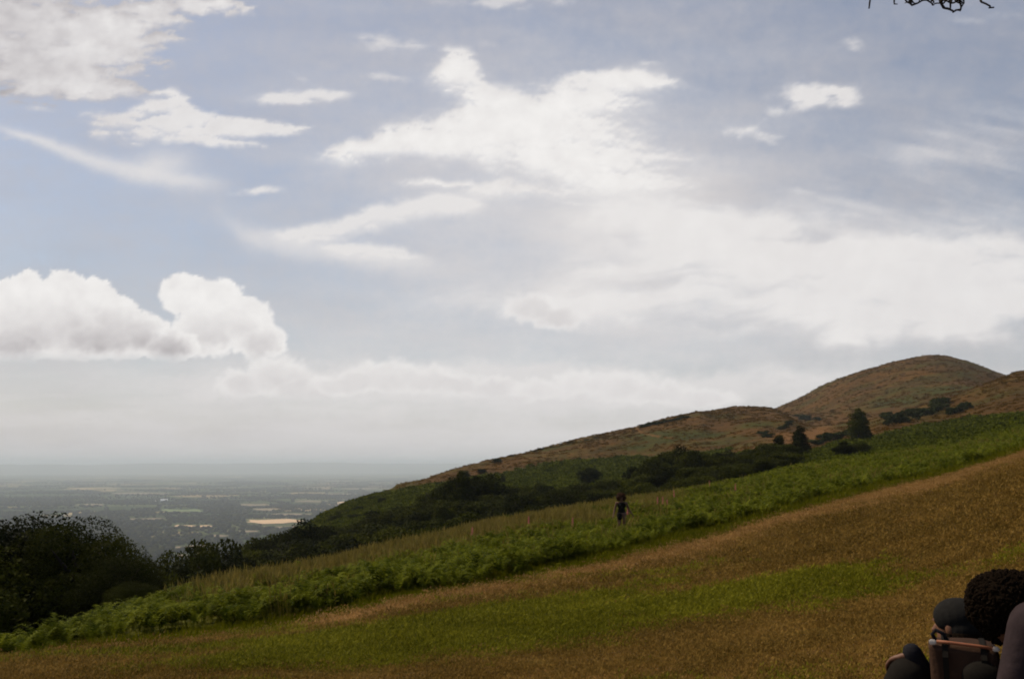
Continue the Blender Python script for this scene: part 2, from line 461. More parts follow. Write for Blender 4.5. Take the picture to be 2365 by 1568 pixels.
# distant line of low hills at the horizon
def distant_hills():
    az = np.arange(R(-60), R(60), R(0.15)); rs = np.linspace(24000, 42000, 28)
    A, RR = np.meshgrid(az, rs)
    px = 1182 + np.tan(A) * F
    top = 268 + 40 * fbm(A * 9, A * 0 + 0.5, 71, 4) + 25 * np.exp(-((px - 900) / 320.0) ** 2)
    t = (RR - 24000) / 18000
    z = -262 + top * np.sin(np.pi * np.clip(t, 0, 1)) ** 0.7 * (1 + 0.1 * fbm(A * 30, RR / 3000, 72, 3))
    V = np.stack([RR * np.sin(A), RR * np.cos(A), z], -1).reshape(-1, 3)
    n, m_ = len(rs), len(az)
    i = np.arange(n - 1)[:, None]; j = np.arange(m_ - 1)[None, :]
    Fa = np.stack([i * m_ + j, (i + 1) * m_ + j, (i + 1) * m_ + j + 1, i * m_ + j + 1], -1).reshape(-1, 4)[:, ::-1]
    o = bpy.data.objects.new('distant_hills', mesh_np('distant_hills', V, Fa, [simple('far_hill', (0.06, 0.07, 0.035), 1, 0.3, 0.001)]))
    link(o); tag(o, 'low blue hills along the horizon', kind='structure')
distant_hills()

# pale stubble fields : thin sheets of ground laid on the plain
M['stubble'] = simple('stubble', (0.52, 0.35, 0.20), 1, 0.15, 0.02)
M['pasture'] = simple('pasture', (0.12, 0.16, 0.05), 1, 0.15, 0.02)
M['stubble_dull'] = simple('stubble_dull', (0.20, 0.15, 0.09), 1, 0.15, 0.02)
fields = [(636, 1203, 140, 13, 'stubble'), (660, 1216, 120, 6, 'stubble_dull'), (590, 1165, 70, 6, 'stubble_dull'), (420, 1178, 105, 7, 'pasture'), (612, 1176, 60, 6, 'stubble_dull'),
          (340, 1198, 90, 6, 'stubble_dull'), (445, 1214, 95, 7, 'stubble'), (668, 1187, 110, 5, 'stubble_dull'), (720, 1157, 80, 4, 'stubble_dull'), (815, 1160, 80, 5, 'stubble'),
          (330, 1139, 150, 4, 'stubble_dull'), (620, 1249, 120, 7, 'stubble_dull'), (500, 1236, 60, 5, 'stubble_dull'), (770, 1140, 120, 3, 'stubble_dull'), (125, 1190, 90, 5, 'stubble_dull'),
          (455, 1262, 110, 8, 'stubble_dull'), (210, 1165, 70, 4, 'stubble_dull'), (830, 1128, 90, 3, 'stubble_dull'), (560, 1226, 80, 5, 'stubble_dull'),
          (440, 1282, 90, 9, 'stubble_dull')]
for (x, y, w, h, mm) in fields:
    V2 = []
    n = 14
    skew = random.uniform(-0.8, 0.8)
    for k in range(n):
        a = 2 * math.pi * k / n
        q = 0.62
        ex = math.copysign(abs(math.cos(a)) ** q, math.cos(a)) * w / 2 * random.uniform(0.85, 1.1)
        ey = math.copysign(abs(math.sin(a)) ** q, math.sin(a)) * h / 2 * random.uniform(0.8, 1.15)
        A, t = direction(x + ex * 0.92 + ey * skew * 4, y + ey * (0.75 + 0.35 * math.sin(k * 1.7 + x)))
        r = -237.5 / float(t); V2.append((r * math.sin(A), r * math.cos(A), -238.5))
    me = bpy.data.meshes.new('field'); me.from_pydata(V2, [], [tuple(range(n))]); me.materials.append(M[mm])
    if me.polygons[0].normal.z < 0: me.flip_normals()
    o = bpy.data.objects.new('field', me); link(o); tag(o, kind='structure', group='harvested fields on the plain')

# ------------------------------------------------------------------ scatter with geometry nodes
proto_coll = bpy.data.collections.new('scatter_sources')
def scatter(name, pts, rot, scl, idx, protos, label, cat='plants'):
    c = bpy.data.collections.new(name + '_kinds')
    for k, me in enumerate(protos):
        c.objects.link(bpy.data.objects.new('%s_%02d' % (me.name, k), me))
    me = bpy.data.meshes.new(name)
    n = len(pts)
    me.vertices.add(n); me.vertices.foreach_set('co', np.asarray(pts, np.float32).ravel())
    a = me.attributes.new('rotv', 'FLOAT_VECTOR', 'POINT'); a.data.foreach_set('vector', np.asarray(rot, np.float32).ravel())
    a = me.attributes.new('sclv', 'FLOAT_VECTOR', 'POINT'); a.data.foreach_set('vector', np.asarray(scl, np.float32).ravel())
    a = me.attributes.new('idxv', 'INT', 'POINT'); a.data.foreach_set('value', np.asarray(idx, np.int32))
    ng = bpy.data.node_groups.new(name + '_nodes', 'GeometryNodeTree')
    ng.interface.new_socket('Geometry', in_out='INPUT', socket_type='NodeSocketGeometry')
    ng.interface.new_socket('Geometry', in_out='OUTPUT', socket_type='NodeSocketGeometry')
    N = ng.nodes; L = ng.links
    gi = N.new('NodeGroupInput'); go = N.new('NodeGroupOutput')
    ci = N.new('GeometryNodeCollectionInfo'); ci.inputs['Collection'].default_value = c
    ci.inputs['Separate Children'].default_value = True; ci.inputs['Reset Children'].default_value = True
    ip = N.new('GeometryNodeInstanceOnPoints'); ip.inputs['Pick Instance'].default_value = True
    def na(nm, t):
        x = N.new('GeometryNodeInputNamedAttribute'); x.data_type = t; x.inputs[0].default_value = nm
        return x.outputs[0]
    er = N.new('FunctionNodeEulerToRotation')
    L.new(na('rotv', 'FLOAT_VECTOR'), er.inputs[0])
    L.new(gi.outputs[0], ip.inputs['Points']); L.new(ci.outputs[0], ip.inputs['Instance'])
    L.new(na('idxv', 'INT'), ip.inputs['Instance Index']); L.new(er.outputs[0], ip.inputs['Rotation'])
    L.new(na('sclv', 'FLOAT_VECTOR'), ip.inputs['Scale'])
    L.new(ip.outputs[0], go.inputs[0])
    o = bpy.data.objects.new(name, me); link(o)
    md = o.modifiers.new('scatter', 'NODES'); md.node_group = ng
    tag(o, label, cat, kind='stuff')
    return o

# candidate faces of the terrain grid
def sample_faces(weight, n, r0, r1):
    """pick n points on the rings r0..r1 with the given per-vertex weight ; returns xyz + (ring, col)"""
    Xc, Yc, Zc = X[r0:r1+1, :len(az_in)], Y[r0:r1+1, :len(az_in)], zz[r0:r1+1, :len(az_in)]
    W = weight[r0:r1+1, :len(az_in)]
    dr = np.hypot(Xc[1:, :-1] - Xc[:-1, :-1], Yc[1:, :-1] - Yc[:-1, :-1]); da = rr[r0:r1, :len(az_in)-1] * R(0.085)
    w = (W[:-1, :-1] * dr * da).ravel(); w = np.maximum(w, 0); cdf = np.cumsum(w)
    if cdf[-1] <= 0: return np.zeros((0, 3))
    k = np.searchsorted(cdf, rng.random(n) * cdf[-1]); k = np.minimum(k, len(w) - 1)
    i, j = np.unravel_index(k, dr.shape)
    fi, fj = rng.random(n), rng.random(n)
    def bl(Q): return (Q[i, j] * (1-fi) + Q[i+1, j] * fi) * (1-fj) + (Q[i, j+1] * (1-fi) + Q[i+1, j+1] * fi) * fj
    return np.stack([bl(Xc), bl(Yc), bl(Zc)], -1)

# ---- bracken clumps : arching fronds with toothed pinnae
def bracken_mesh(seed, nf=11, npin=9, hgt=0.85):
    rg = np.random.default_rng(seed)
    V, Fa, LV = [], [], []
    for f in range(nf):
        a = rg.uniform(0, 2 * math.pi); L = hgt * rg.uniform(0.7, 1.15); lean = rg.uniform(0.35, 1.0)
        d = np.array([math.cos(a), math.sin(a), 0]); s = np.array([-d[1], d[0], 0])
        base = d * rg.uniform(0, 0.12)
        lv = rg.random()
        pts = []
        for k in range(npin + 1):
            t = 0.25 + 0.75 * k / npin
            out = lean * L * (t ** 1.8); up = L * (math.sin(t * 1.9) if t < 0.83 else math.sin(0.83 * 1.9) - (t - 0.83) * 0.7)
            pts.append(base + d * out + np.array([0, 0, up]))
        for k in range(npin):
            p0, p1 = pts[k], pts[k + 1]
            w = 0.24 * L * (1 - k / (npin + 0.5)) ** 0.8 * rg.uniform(0.8, 1.15)
            for sg in (-1, 1):
                tip = (p0 + p1) / 2 + s * sg * w + (p1 - p0) * 0.6 + np.array([0, 0, -0.10 * w + rg.uniform(-0.02, 0.02)])
                b = len(V); V += [p0, p0 * 0.3 + p1 * 0.7, tip]; Fa.append((b, b + 1, b + 2)); LV += [lv] * 3
        b = len(V)                           # stem
        V += [base + s * 0.008, base - s * 0.008, pts[0]]; Fa.append((b, b + 1, b + 2)); LV += [lv] * 3
    return mesh_np('bracken_clump', np.array(V), np.array(Fa), [M['bracken']], False, {'leafvar': np.array(LV)})
bracken_kinds = [bracken_mesh(s) for s in range(6)]
def far_clump(seed, n=46, m='bracken_far', w=0.9, h=0.6, leaf=0.2):
    rg = np.random.default_rng(seed); V, Fa, LV = [], [], []
    for k in range(n):
        a = rg.uniform(0, 2 * math.pi); q = math.sqrt(rg.random())
        c = np.array([math.cos(a) * q * w, math.sin(a) * q * w, h * (1 - 0.6 * q * q) * rg.uniform(0.45, 1.05)])
        nrm = rg.normal(size=3) + np.array([math.cos(a) * q, math.sin(a) * q, 1.0]); nrm /= np.linalg.norm(nrm)
        t = np.cross(nrm, rg.normal(size=3)); t /= np.linalg.norm(t); b2 = np.cross(nrm, t)
        l = leaf * rg.uniform(0.6, 1.4); b = len(V)
        V += [c + t * l, c + b2 * l * 0.6, c - t * l, c - b2 * l * 0.6]; Fa.append((b, b+1, b+2, b+3)); LV += [rg.random()] * 4
    return mesh_np('far_clump', np.array(V), np.array(Fa), [M[m]], False, {'leafvar': np.array(LV)})
far_kinds = [far_clump(50 + s) for s in range(5)]

rI = {k: ring_index(k) for k in range(len(NS) + 1)}
ringfull = np.broadcast_to(ring2, X.shape)
patch = fbm(X / 3.0, Y / 3.0, 90, 4)
# edge of bracken : noisy, a little behind the track
edge = 2.07 + 0.07 * fbm(X / 4.0, Y / 4.0, 91, 4) + 0.10 * sstep(1100, 300, PX)
straw_zone = np.clip(sstep(2.45, 2.75, ringfull) * (1 - sstep(1250, 1650, PX)) * sstep(330, 640, PX), 0, 1) * (PX > 380)
wb = sstep(edge - 0.01, edge + 0.03, ringfull) * (0.6 + 0.7 * sstep(-0.3, 0.2, patch)) * (1 - 0.45 * straw_zone)
wb = np.where(ringfull > 3.0, wb * 0.55, wb)
def make_scatter(name, P_, protos, smin, smax, label, tilt=0.15, zs=None, sink=0.0, taper=None):
    n = len(P_)
    s = rng.uniform(smin, smax, n)
    if taper is not None: s = s * taper
    rot = np.stack([rng.normal(0, tilt, n), rng.normal(0, tilt, n), rng.uniform(0, 6.283, n)], -1)
    z = s * (zs if zs is not None else rng.uniform(0.85, 1.1, n))
    P_ = P_.copy(); P_[:, 2] -= sink
    return scatter(name, P_, rot, np.stack([s, s, z], -1), rng.integers(0, len(protos), n), protos, label)
Pb = sample_faces(wb, 36000, rI[2], rI[3] + 8)
hn = 1.0 + 0.35 * fbm(Pb[:, 0] / 2.2, Pb[:, 1] / 2.2, 95, 3)
pxb, _ = seen_at(Pb[:, 0], Pb[:, 1], Pb[:, 2])
hn *= np.interp(pxb, [0, 300, 700, 1400, 2365], [0.62, 0.72, 0.9, 0.95, 1.0])
wk = place(1436, 39, 1200); hn *= 1 - 0.35 * np.exp(-(((Pb[:, 0] - wk.x) / 1.5) ** 2 + ((Pb[:, 1] - wk.y + 3.5) / 5.0) ** 2))
make_scatter('bracken', Pb, bracken_kinds, 0.40, 0.74, 'bright green bracken covering the bank behind the track', taper=hn)

# bracken further out : hillside on the right and the green lower flank
Gm = np.clip(G, 0, 1)
wf = np.where((ringfull > 3.2), sstep(0.6, 0.95, gh0 + 0.2 * patch), 0.0)
wf = wf * np.clip(160.0 / rr, 0, 1) ** 0.9 * ((PX > 600) & (PY > 850))
Pf = sample_faces(wf, 42000, rI[3], rI[8])
rf = np.hypot(Pf[:, 0], Pf[:, 1])
make_scatter('hillside_bracken', Pf, far_kinds, 0.8, 1.5, 'green bracken spread over the lower hillside', taper=np.clip(rf / 190, 0.75, 1.7))

M['tussock'] = foliage('tussock', (0.040, 0.024, 0.001), (0.110, 0.052, 0.003), 0.35, 0.04)
tuss_kinds = [far_clump(70 + s, 26, 'tussock', 0.9, 0.26, 0.20) for s in range(4)]
wt = np.where((ringfull > 3.5) & (PX > 600), (1.1 - gh0) * (110.0 / rr) ** 1.15, 0) * sstep(-0.4, 0.4, fbm(X / 14, Y / 14, 99, 4)) * (1 - np.clip(P, 0, 1))
Pt = sample_faces(wt, 20000, rI[4], rI[11])
rt = np.hypot(Pt[:, 0], Pt[:, 1])
make_scatter('hill_tussocks', Pt, tuss_kinds, 0.6, 1.4, 'rough tussocks of dry grass over the brown hills', taper=np.clip(rt / 380, 0.6, 1.5))

# seeding grass
def grass_tuft(seed, n=16, h=0.9, w=0.006, spread=0.16, m='straw', heads=True):
    rg = np.random.default_rng(seed); V, Fa, LV = [], [], []
    for k in range(n):
        a = rg.uniform(0, 6.283); b0 = np.array([rg.normal(0, spread), rg.normal(0, spread), 0]); hh = h * rg.uniform(0.6, 1.15)
        d = np.array([math.cos(a), math.sin(a), 0]); s = np.array([-d[1], d[0], 0]); ln = rg.uniform(0.05, 0.35) * hh
        mid = b0 + d * ln * 0.35 + np.array([0, 0, hh * 0.6]); tip = b0 + d * ln + np.array([0, 0, hh]); lv = rg.random()
        b = len(V); V += [b0 - s * w, b0 + s * w, mid + s * w * 0.8, mid - s * w * 0.8]; Fa.append((b, b+1, b+2, b+3)); LV += [lv] * 4
        b = len(V); ww = w * (2.6 if heads else 0.4); q = mid * 0.35 + tip * 0.65
        V += [mid, q + s * ww, tip, q - s * ww]; Fa.append((b, b+1, b+2, b+3)); LV += [lv] * 4
    return mesh_np('tuft', np.array(V), np.array(Fa), [M[m]], False, {'leafvar': np.array(LV)})
straw_kinds = [grass_tuft(200 + s) for s in range(4)]
ws = straw_zone * (0.35 + sstep(-0.25, 0.25, fbm(X / 2.5, Y / 2.5, 97, 3))) + 0.02 * (ringfull > edge) * (PX > 420)
ws = np.where((ringfull > 2.1) & (ringfull < 3.15), ws, 0)
Ps = sample_faces(ws, 10500, rI[2], rI[3] + 3)
make_scatter('seeding_grass', Ps, straw_kinds, 0.55, 0.95, 'pale seeding grass standing among the bracken')

# short turf : dry and green blades
M['turf_dry'] = foliage('turf_dry', (0.086, 0.053, 0.008), (0.280, 0.166, 0.040), 0.3, 0.45)
M['turf_pale'] = foliage('turf_pale', (0.19, 0.108, 0.028), (0.40, 0.235, 0.085), 0.3, 0.6)
M['turf_green'] = foliage('turf_green', (0.074, 0.072, 0.004), (0.225, 0.208, 0.015), 0.35, 0.45)
def turf_patch(seed, m, n=60, h=0.022):
    rg = np.random.default_rng(seed); V, Fa, LV = [], [], []
    for k in range(n):
        a = rg.uniform(0, 6.283); q = 0.22 * math.sqrt(rg.random()); b0 = np.array([math.cos(a) * q, math.sin(a) * q, -0.004])
        a2 = rg.uniform(0, 6.283); d = np.array([math.cos(a2), math.sin(a2), 0]); s_ = np.array([-d[1], d[0], 0]); hh = h * rg.uniform(0.5, 1.3)
        w = 0.0055; tip = b0 + d * hh * rg.uniform(0.4, 1.4) + np.array([0, 0, hh]); b = len(V)
        V += [b0 - s_ * w, b0 + s_ * w, tip]; Fa.append((b, b + 1, b + 2)); LV += [rg.random()] * 3
    return mesh_np('turf', np.array(V), np.array(Fa), [M[m]], False, {'leafvar': np.array(LV)})
dk = [turf_patch(700 + s_, 'turf_dry') for s_ in range(4)]; gk = [turf_patch(720 + s_, 'turf_green', 70, 0.028) for s_ in range(4)]
inner = (ringfull < 1.99) & (ringfull > 0.8)
fall = np.clip(12.0 / rr, 0, 1) ** 1.2
n1 = fbm(X / 2.6, Y / 2.6, 801, 5, 0.6); n2 = fbm(X / 0.8, Y / 0.8, 802, 4)
gsel = sstep(0.36, 0.74, G + 0.50 * n1 + 0.15 * n2) * (1 - np.clip(P, 0, 1))
Pd = sample_faces(np.where(inner, (1 - gsel) * (1 - np.clip(1.4 * P, 0, 1)) * fall * (0.5 + 0.6 * sstep(-0.3, 0.3, n2)), 0), 40000, 8, rI[2])
make_scatter('dry_turf', Pd, dk, 0.7, 1.3, 'short dry brown turf of the meadow', taper=np.clip(np.hypot(Pd[:,0], Pd[:,1]) / 11, 0.8, 1.8))
Pp = sample_faces(np.where(inner, (1 - gsel) * np.clip(1.4 * P + 0.10 * sstep(0.1, 0.5, n1), 0, 1) * (0.4 + 0.8 * sstep(-0.3, 0.3, n2)), 0), 15000, 8, rI[2])
make_scatter('pale_turf', Pp, [turf_patch(740 + s_, 'turf_pale', 50, 0.018) for s_ in range(3)], 0.7, 1.3, 'pale worn turf along the track', taper=np.clip(np.hypot(Pp[:,0], Pp[:,1]) / 11, 0.8, 1.8))
Pg = sample_faces(np.where(inner, gsel * fall * 1.2, 0), 26000, 8, rI[2])
make_scatter('green_turf', Pg, gk, 0.7, 1.3, 'green turf in patches over the meadow', taper=np.clip(np.hypot(Pg[:,0], Pg[:,1]) / 11, 0.8, 1.8))
Pg = sample_faces(np.where((ringfull >= 1.975) & (ringfull < 2.2), 1.0, 0), 16000, 8, rI[3])
make_scatter('fringe_turf', Pg, [grass_tuft(320 + s_, 14, 0.05, 0.004, 0.09, 'grass_green', False) for s_ in range(4)], 0.8, 1.6, 'short green turf along the foot of the bracken', taper=np.clip(np.hypot(Pg[:,0], Pg[:,1]) / 14, 0.8, 2.6))

# ------------------------------------------------------------------ trees
def crown_mesh(name, seed, nleaf, leaf, shape='round', lobes=16, m='leaf_dark', jit=0.13):
    """leaf-sized faces spread through lobes ; unit crown : radius about 1, height 0..2"""
    rg = np.random.default_rng(seed)
    L = []
    for k in range(lobes):
        if shape == 'round':
            a = rg.uniform(0, 6.283); zc = rg.uniform(0.35, 1.65); q = math.sqrt(max(0.05, 1 - ((zc - 0.85) / 1.0) ** 2)) * rg.uniform(0.3, 0.8)
            r_ = rg.uniform(0.24, 0.46)
        elif shape == 'cone':
            zc = rg.uniform(0.1, 1.75) ; a = rg.uniform(0, 6.283); q = (1 - zc / 2.0) ** 0.7 * rg.uniform(0.3, 1.0) * 0.95; r_ = rg.uniform(0.16, 0.36) * (1.25 - zc / 2.4)
        else:                                # spreading scrub
            a = rg.uniform(0, 6.283); zc = rg.uniform(0.2, 1.35); q = rg.uniform(0.2, 0.85); r_ = rg.uniform(0.28, 0.5)
        L.append((math.cos(a) * q, math.sin(a) * q, zc, r_))
    L.append((0, 0, 1.0, 0.55))
    if shape == 'cone': L.append((0, 0, 1.85, 0.16)); L.append((0.05, 0, 1.6, 0.26)); L.append((0, 0, 0.6, 0.5))
    L = np.array(L)
    w = L[:, 3] ** 2; w /= w.sum()
    k = rg.choice(len(L), nleaf, p=w)
    d = rg.normal(size=(nleaf, 3)); d /= np.linalg.norm(d, axis=1)[:, None]
    d[:, 2] = np.where(rg.random(nleaf) < 0.5, np.abs(d[:, 2]), d[:, 2])
    rad = L[k, 3] * (1 + np.clip(rg.normal(0, jit, nleaf), -2 * jit, 1.1 * jit)) * np.where(rg.random(nleaf) < 0.75, 1, rg.random(nleaf))
    c = L[k, :3] + d * rad[:, None] * np.array([1, 1, 0.85])
    c[:, 2] *= 1.93 / np.percentile(c[:, 2], 99.3); c[:, 2] = np.maximum(c[:, 2], 0.02)
    nrm = d + rg.normal(0, 0.7, (nleaf, 3)); nrm /= np.linalg.norm(nrm, axis=1)[:, None]
    t = np.cross(nrm, rg.normal(size=(nleaf, 3))); t /= np.linalg.norm(t, axis=1)[:, None]
    b = np.cross(nrm, t)
    s = (leaf * rg.uniform(0.55, 1.5, nleaf))[:, None]
    V = np.stack([c + t * s, c + b * s * 0.6, c - t * s, c - b * s * 0.6], 1).reshape(-1, 3)
    Fa = np.arange(nleaf * 4).reshape(-1, 4)
    lv = np.repeat(np.clip(rg.random(len(L))[k] * 0.6 + rg.random(nleaf) * 0.4, 0, 1), 4)
    return mesh_np(name, V, Fa, [M[m]], False, {'leafvar': lv})

def tube(bm, pts, rads, seg=8, cap=True):
    prev = None; rings_ = []
    for i, p in enumerate(pts):
        p = Vector(p)
        d = (Vector(pts[min(i + 1, len(pts) - 1)]) - Vector(pts[max(i - 1, 0)])).normalized()
        up = Vector((0, 0, 1)) if abs(d.z) < 0.9 else Vector((1, 0, 0))
        if prev is None: x = d.cross(up).normalized()
        else: x = (prev - d * prev.dot(d)).normalized()
        prev = x; y = d.cross(x)
        rings_.append([bm.verts.new(p + (x * math.cos(2*math.pi*k/seg) + y * math.sin(2*math.pi*k/seg)) * rads[i]) for k in range(seg)])
    for a, b in zip(rings_[:-1], rings_[1:]):
        for k in range(seg):
            f = bm.faces.new((a[k], a[(k+1) % seg], b[(k+1) % seg], b[k])); f.smooth = True
    if cap:
        bm.faces.new(rings_[0][::-1]); bm.faces.new(rings_[-1])

def obj_bm(name, bm, m, parent=None, mods=None):
    bmesh.ops.recalc_face_normals(bm, faces=bm.faces)
    me = bpy.data.meshes.new(name); bm.to_mesh(me); bm.free()
    for mm in (m if isinstance(m, (list, tuple)) else [m]): me.materials.append(mm)
    o = bpy.data.objects.new(name, me); link(o, parent)
    return o

def trunk_mesh(seed, h=1.6, r=0.07):
    rd = random.Random(seed); bm = bmesh.new()
    pts = [(rd.uniform(-0.03, 0.03) * i, rd.uniform(-0.03, 0.03) * i, -0.25 + (h + 0.25) * i / 5) for i in range(6)]
    tube(bm, pts, [r * (1.25 - 0.2 * i) for i in range(6)])
    for k in range(6):
        b = Vector(pts[2 + k % 3]); a = rd.uniform(0, 6.283); L = rd.uniform(0.35, 0.65)
        tube(bm, [b, b + Vector((math.cos(a) * L * 0.5, math.sin(a) * L * 0.5, L * 0.35)), b + Vector((math.cos(a) * L, math.sin(a) * L, L * 0.8))], [r * 0.5, r * 0.3, r * 0.08], 6)
    bmesh.ops.recalc_face_normals(bm, faces=bm.faces)
    me = bpy.data.meshes.new('trunk'); bm.to_mesh(me); bm.free(); me.materials.append(M['bark']); return me
trunks = [trunk_mesh(s) for s in range(4)]
crowns = {
 'big': [crown_mesh('crown', 400 + s, 80000, 0.014, 'round', 60, 'leaf_dark', 0.07) for s in range(3)],
 'round': [crown_mesh('crown', 420 + s, 9000, 0.040, 'round', 20, 'leaf_dark') for s in range(5)],
 'mid': [crown_mesh('crown', 440 + s, 8000, 0.042, 'scrub', 16, 'leaf_mid') for s in range(5)],
 'cone': [crown_mesh('crown', 460 + s, 8000, 0.042, 'cone', 22, 'leaf_dark') for s in range(3)],
 'gorse': [crown_mesh('crown', 480 + s, 900, 0.14, 'scrub', 9, 'gorse') for s in range(3)],
}
cnt = {k: 0 for k in crowns}
def tree(px, toprow, r, width, kind, label, group=None, name='tree', cat='tree', clear=0.0, row=None, hmin=1.5, fixed=False):
    """width in metres ; clear = height of bare trunk ; the crown reaches the photographed top"""
    if r is None: r = ray_ground(px, row)
    p = place(px, r, row or toprow)
    h = hmin if fixed else max(hmin, top_z(px, toprow, r) - p.z)
    i = cnt[kind]; cnt[kind] += 1
    e = empty(name, p, random.uniform(0, 6.28))
    tag(e, label, cat, group)
    cr = bpy.data.objects.new('crown', crowns[kind][i % len(crowns[kind])]); link(cr, e)
    hc = h - clear
    cr.scale = (width / 2, width / 2 * random.uniform(0.9, 1.1), hc / 2.0); cr.location = (0, 0, clear)
    if name != 'gorse_bush':
        tr = bpy.data.objects.new('trunk', trunks[i % 4]); link(tr, e)
        s = max(0.8, min(width, h) / 2.0)
        tr.scale = (s, s, h * 0.85 / 1.6)
    return e
# three big dark trees at the left
tree(-150, 1225, 34, 8.0, 'big', 'broad dark tree cut off by the left edge of the photo', 'dark trees at the left of the meadow')
tree(60, 1196, 37, 7.5, 'big', 'tallest dark leafy tree of the group at far left', 'dark trees at the left of the meadow')
tree(190, 1208, 35, 5.4, 'big', 'dark rounded tree sloping to the right beside the plain', 'dark trees at the left of the meadow')
tree(275, 1285, 33, 3.6, 'big', 'lower dark tree at the right foot of the left group', 'dark trees at the left of the meadow')
tree(312, 1345, 31, 2.0, 'big', 'smallest dark bush under the right side of the left group', 'dark trees at the left of the meadow', hmin=1.2)
# clump right of the gap
g1 = 'trees right of the gap to the plain'
tree(400, 1302, 66, 5.5, 'round', 'low rounded tree at the edge of the gap to the plain', g1)
tree(360, 1330, 62, 3.4, 'mid', 'small bush standing in the gap between the dark trees and the clump', g1)
tree(455, 1262, 70, 6.0, 'round', 'dark tree left of the tallest in the clump beside the gap', g1)
tree(498, 1246, 74, 6.0, 'round', 'tallest dark tree of the clump beside the gap', g1)
tree(540, 1285, 70, 5.6, 'round', 'dark tree on the right of the clump beside the gap', g1)
tree(430, 1330, 60, 4.6, 'mid', 'low bush in front of the clump beside the gap', g1)
tree(520, 1328, 60, 4.6, 'mid', 'low bush in front of the clump, at its right foot', g1)
# contour of the belt of trees in the hollow
def belt(xs, tops, r0, r1, w0, w1, kinds, label, group, step):
    x = xs[0]
    while x < xs[-1]:
        t = float(np.interp(x, xs, tops)) + random.uniform(-7, 12)
        r = random.uniform(r0, r1)
        tree(x, t, r, random.uniform(w0, w1), random.choice(kinds), label, group, hmin=2.0)
        x += step * random.uniform(0.75, 1.25)
belt([575, 610, 660, 705, 730, 760], [1262, 1226, 1232, 1215, 1194, 1205], 118, 140, 5.5, 7.5, ['round', 'round', 'mid'],
     'dark tree on the low ridge line in front of the pale field', 'trees along the low ridge before the pale field', 26)
belt([560, 760, 900, 1000], [1285, 1240, 1205, 1200], 90, 112, 5.5, 8, ['mid', 'round', 'mid'],
     'dark green tree in the thicket behind the seeding grass, left of centre', 'thicket behind the seeding grass left of centre', 34)
belt([580, 800, 1000, 1120, 1300], [1310, 1255, 1222, 1196, 1178], 68, 84, 4.0, 6.0, ['mid', 'mid', 'round'],
     'low green bush in the front row of the thicket behind the seeding grass', 'front bushes of the thicket', 34)
belt([985, 1020, 1050, 1090, 1120, 1150], [1140, 1112, 1098, 1092, 1108, 1150], 128, 145, 6, 8, ['round', 'round', 'cone'],
     'tall dark tree in the clump below the brown spur of the hill', 'tall dark clump below the brown spur', 18)
belt([960, 1060, 1180], [1180, 1150, 1165], 108, 124, 6, 8, ['round'],
     'dark tree at the foot of the tall clump below the brown spur', 'foot of the tall dark clump', 30)
belt([1130, 1250, 1360, 1480], [1150, 1134, 1134, 1122], 104, 128, 4.5, 6.5, ['mid', 'round'],
     'grey green scrub tree in the hollow beyond the walker', 'scrub in the hollow beyond the walker', 27)
belt([1180, 1300, 1480], [1182, 1162, 1146], 84, 98, 3.5, 5.0, ['mid', 'mid'],
     'low scrub bush just behind the bank beyond the walker', 'low scrub behind the bank', 36)
belt([1480, 1510, 1560, 1600, 1650, 1700, 1750, 1800], [1076, 1066, 1044, 1036, 1050, 1048, 1036, 1012], 128, 146, 4.4, 6.2, ['round', 'round', 'mid'],
     'dark tree in the belt climbing the hillside right of the walker', 'belt of trees climbing right of the walker', 17)
belt([1470, 1600, 1700, 1790], [1118, 1098, 1090, 1070], 100, 116, 3.6, 5.0, ['mid', 'round', 'mid'],
     'bush along the lower front of the belt right of the walker', 'front bushes of the belt right of the walker', 27)
belt([760, 850, 960, 1100], [1215, 1188, 1168, 1150], 128, 150, 6, 8, ['round', 'mid', 'round'],
     'dark tree in the upper wood on the slope left of the tall clump', 'upper wood on the slope left of the tall clump', 24)
belt([720, 850, 1000, 1160, 1300], [1262, 1222, 1196, 1180, 1160], 92, 112, 5, 7, ['round', 'mid', 'round'],
     'dark tree in the middle of the wood behind the seeding grass', 'middle of the wood behind the seeding grass', 26)
belt([1110, 1200, 1330, 1480], [1128, 1122, 1118, 1098], 138, 156, 4.5, 6.5, ['round', 'round', 'mid'],
     'dark tree at the back of the hollow beyond the walker', 'back of the hollow beyond the walker', 21)
belt([1480, 1560, 1640, 1760, 1820], [1092, 1074, 1074, 1062, 1046], 114, 128, 4.5, 6, ['round', 'round', 'mid'],
     'dark tree in the middle of the belt right of the walker', 'middle of the belt right of the walker', 24)
# single trees of the photo
tree(1800, 1006, 140, 5.4, 'cone', 'dark tree with a pointed top just left of the bare trunked tree')
tree(1822, 1048, 130, 3.6, 'mid', 'round bush at the foot of the pointed tree')
tree(1785, 1024, 134, 5.4, 'round', 'rounded dark tree filling the gap left of the pointed tree')
tree(1824, 1026, 134, 4.4, 'round', 'rounded dark tree between the pointed tree and the bare trunked tree')
tree(1849, 984, None, 4.9, 'cone', 'dark tree on a short bare trunk casting a shadow on the bracken', clear=0.9, row=1065)
tree(1985, 944, None, 7.2, 'cone', 'tall dark conical tree standing alone high on the green slope', row=1022)
tree(1952, 1018, None, 4.4, 'cone', 'small pointed tree left below the lone conical tree', row=1070)
tree(1982, 1022, None, 4.8, 'mid', 'rounded bush touching the small pointed tree on its right', row=1068)
tree(1161, 1094, None, 3.2, 'cone', 'small lone tree on the green flank above the thicket', row=1122)
tree(1362, 1079, None, 5.4, 'round', 'lone tree on the hillside just above the walker', row=1125)
tree(1251, 1114, 170, 4.2, 'round', 'dark lone tree between the tall clump and the walker', row=1160)
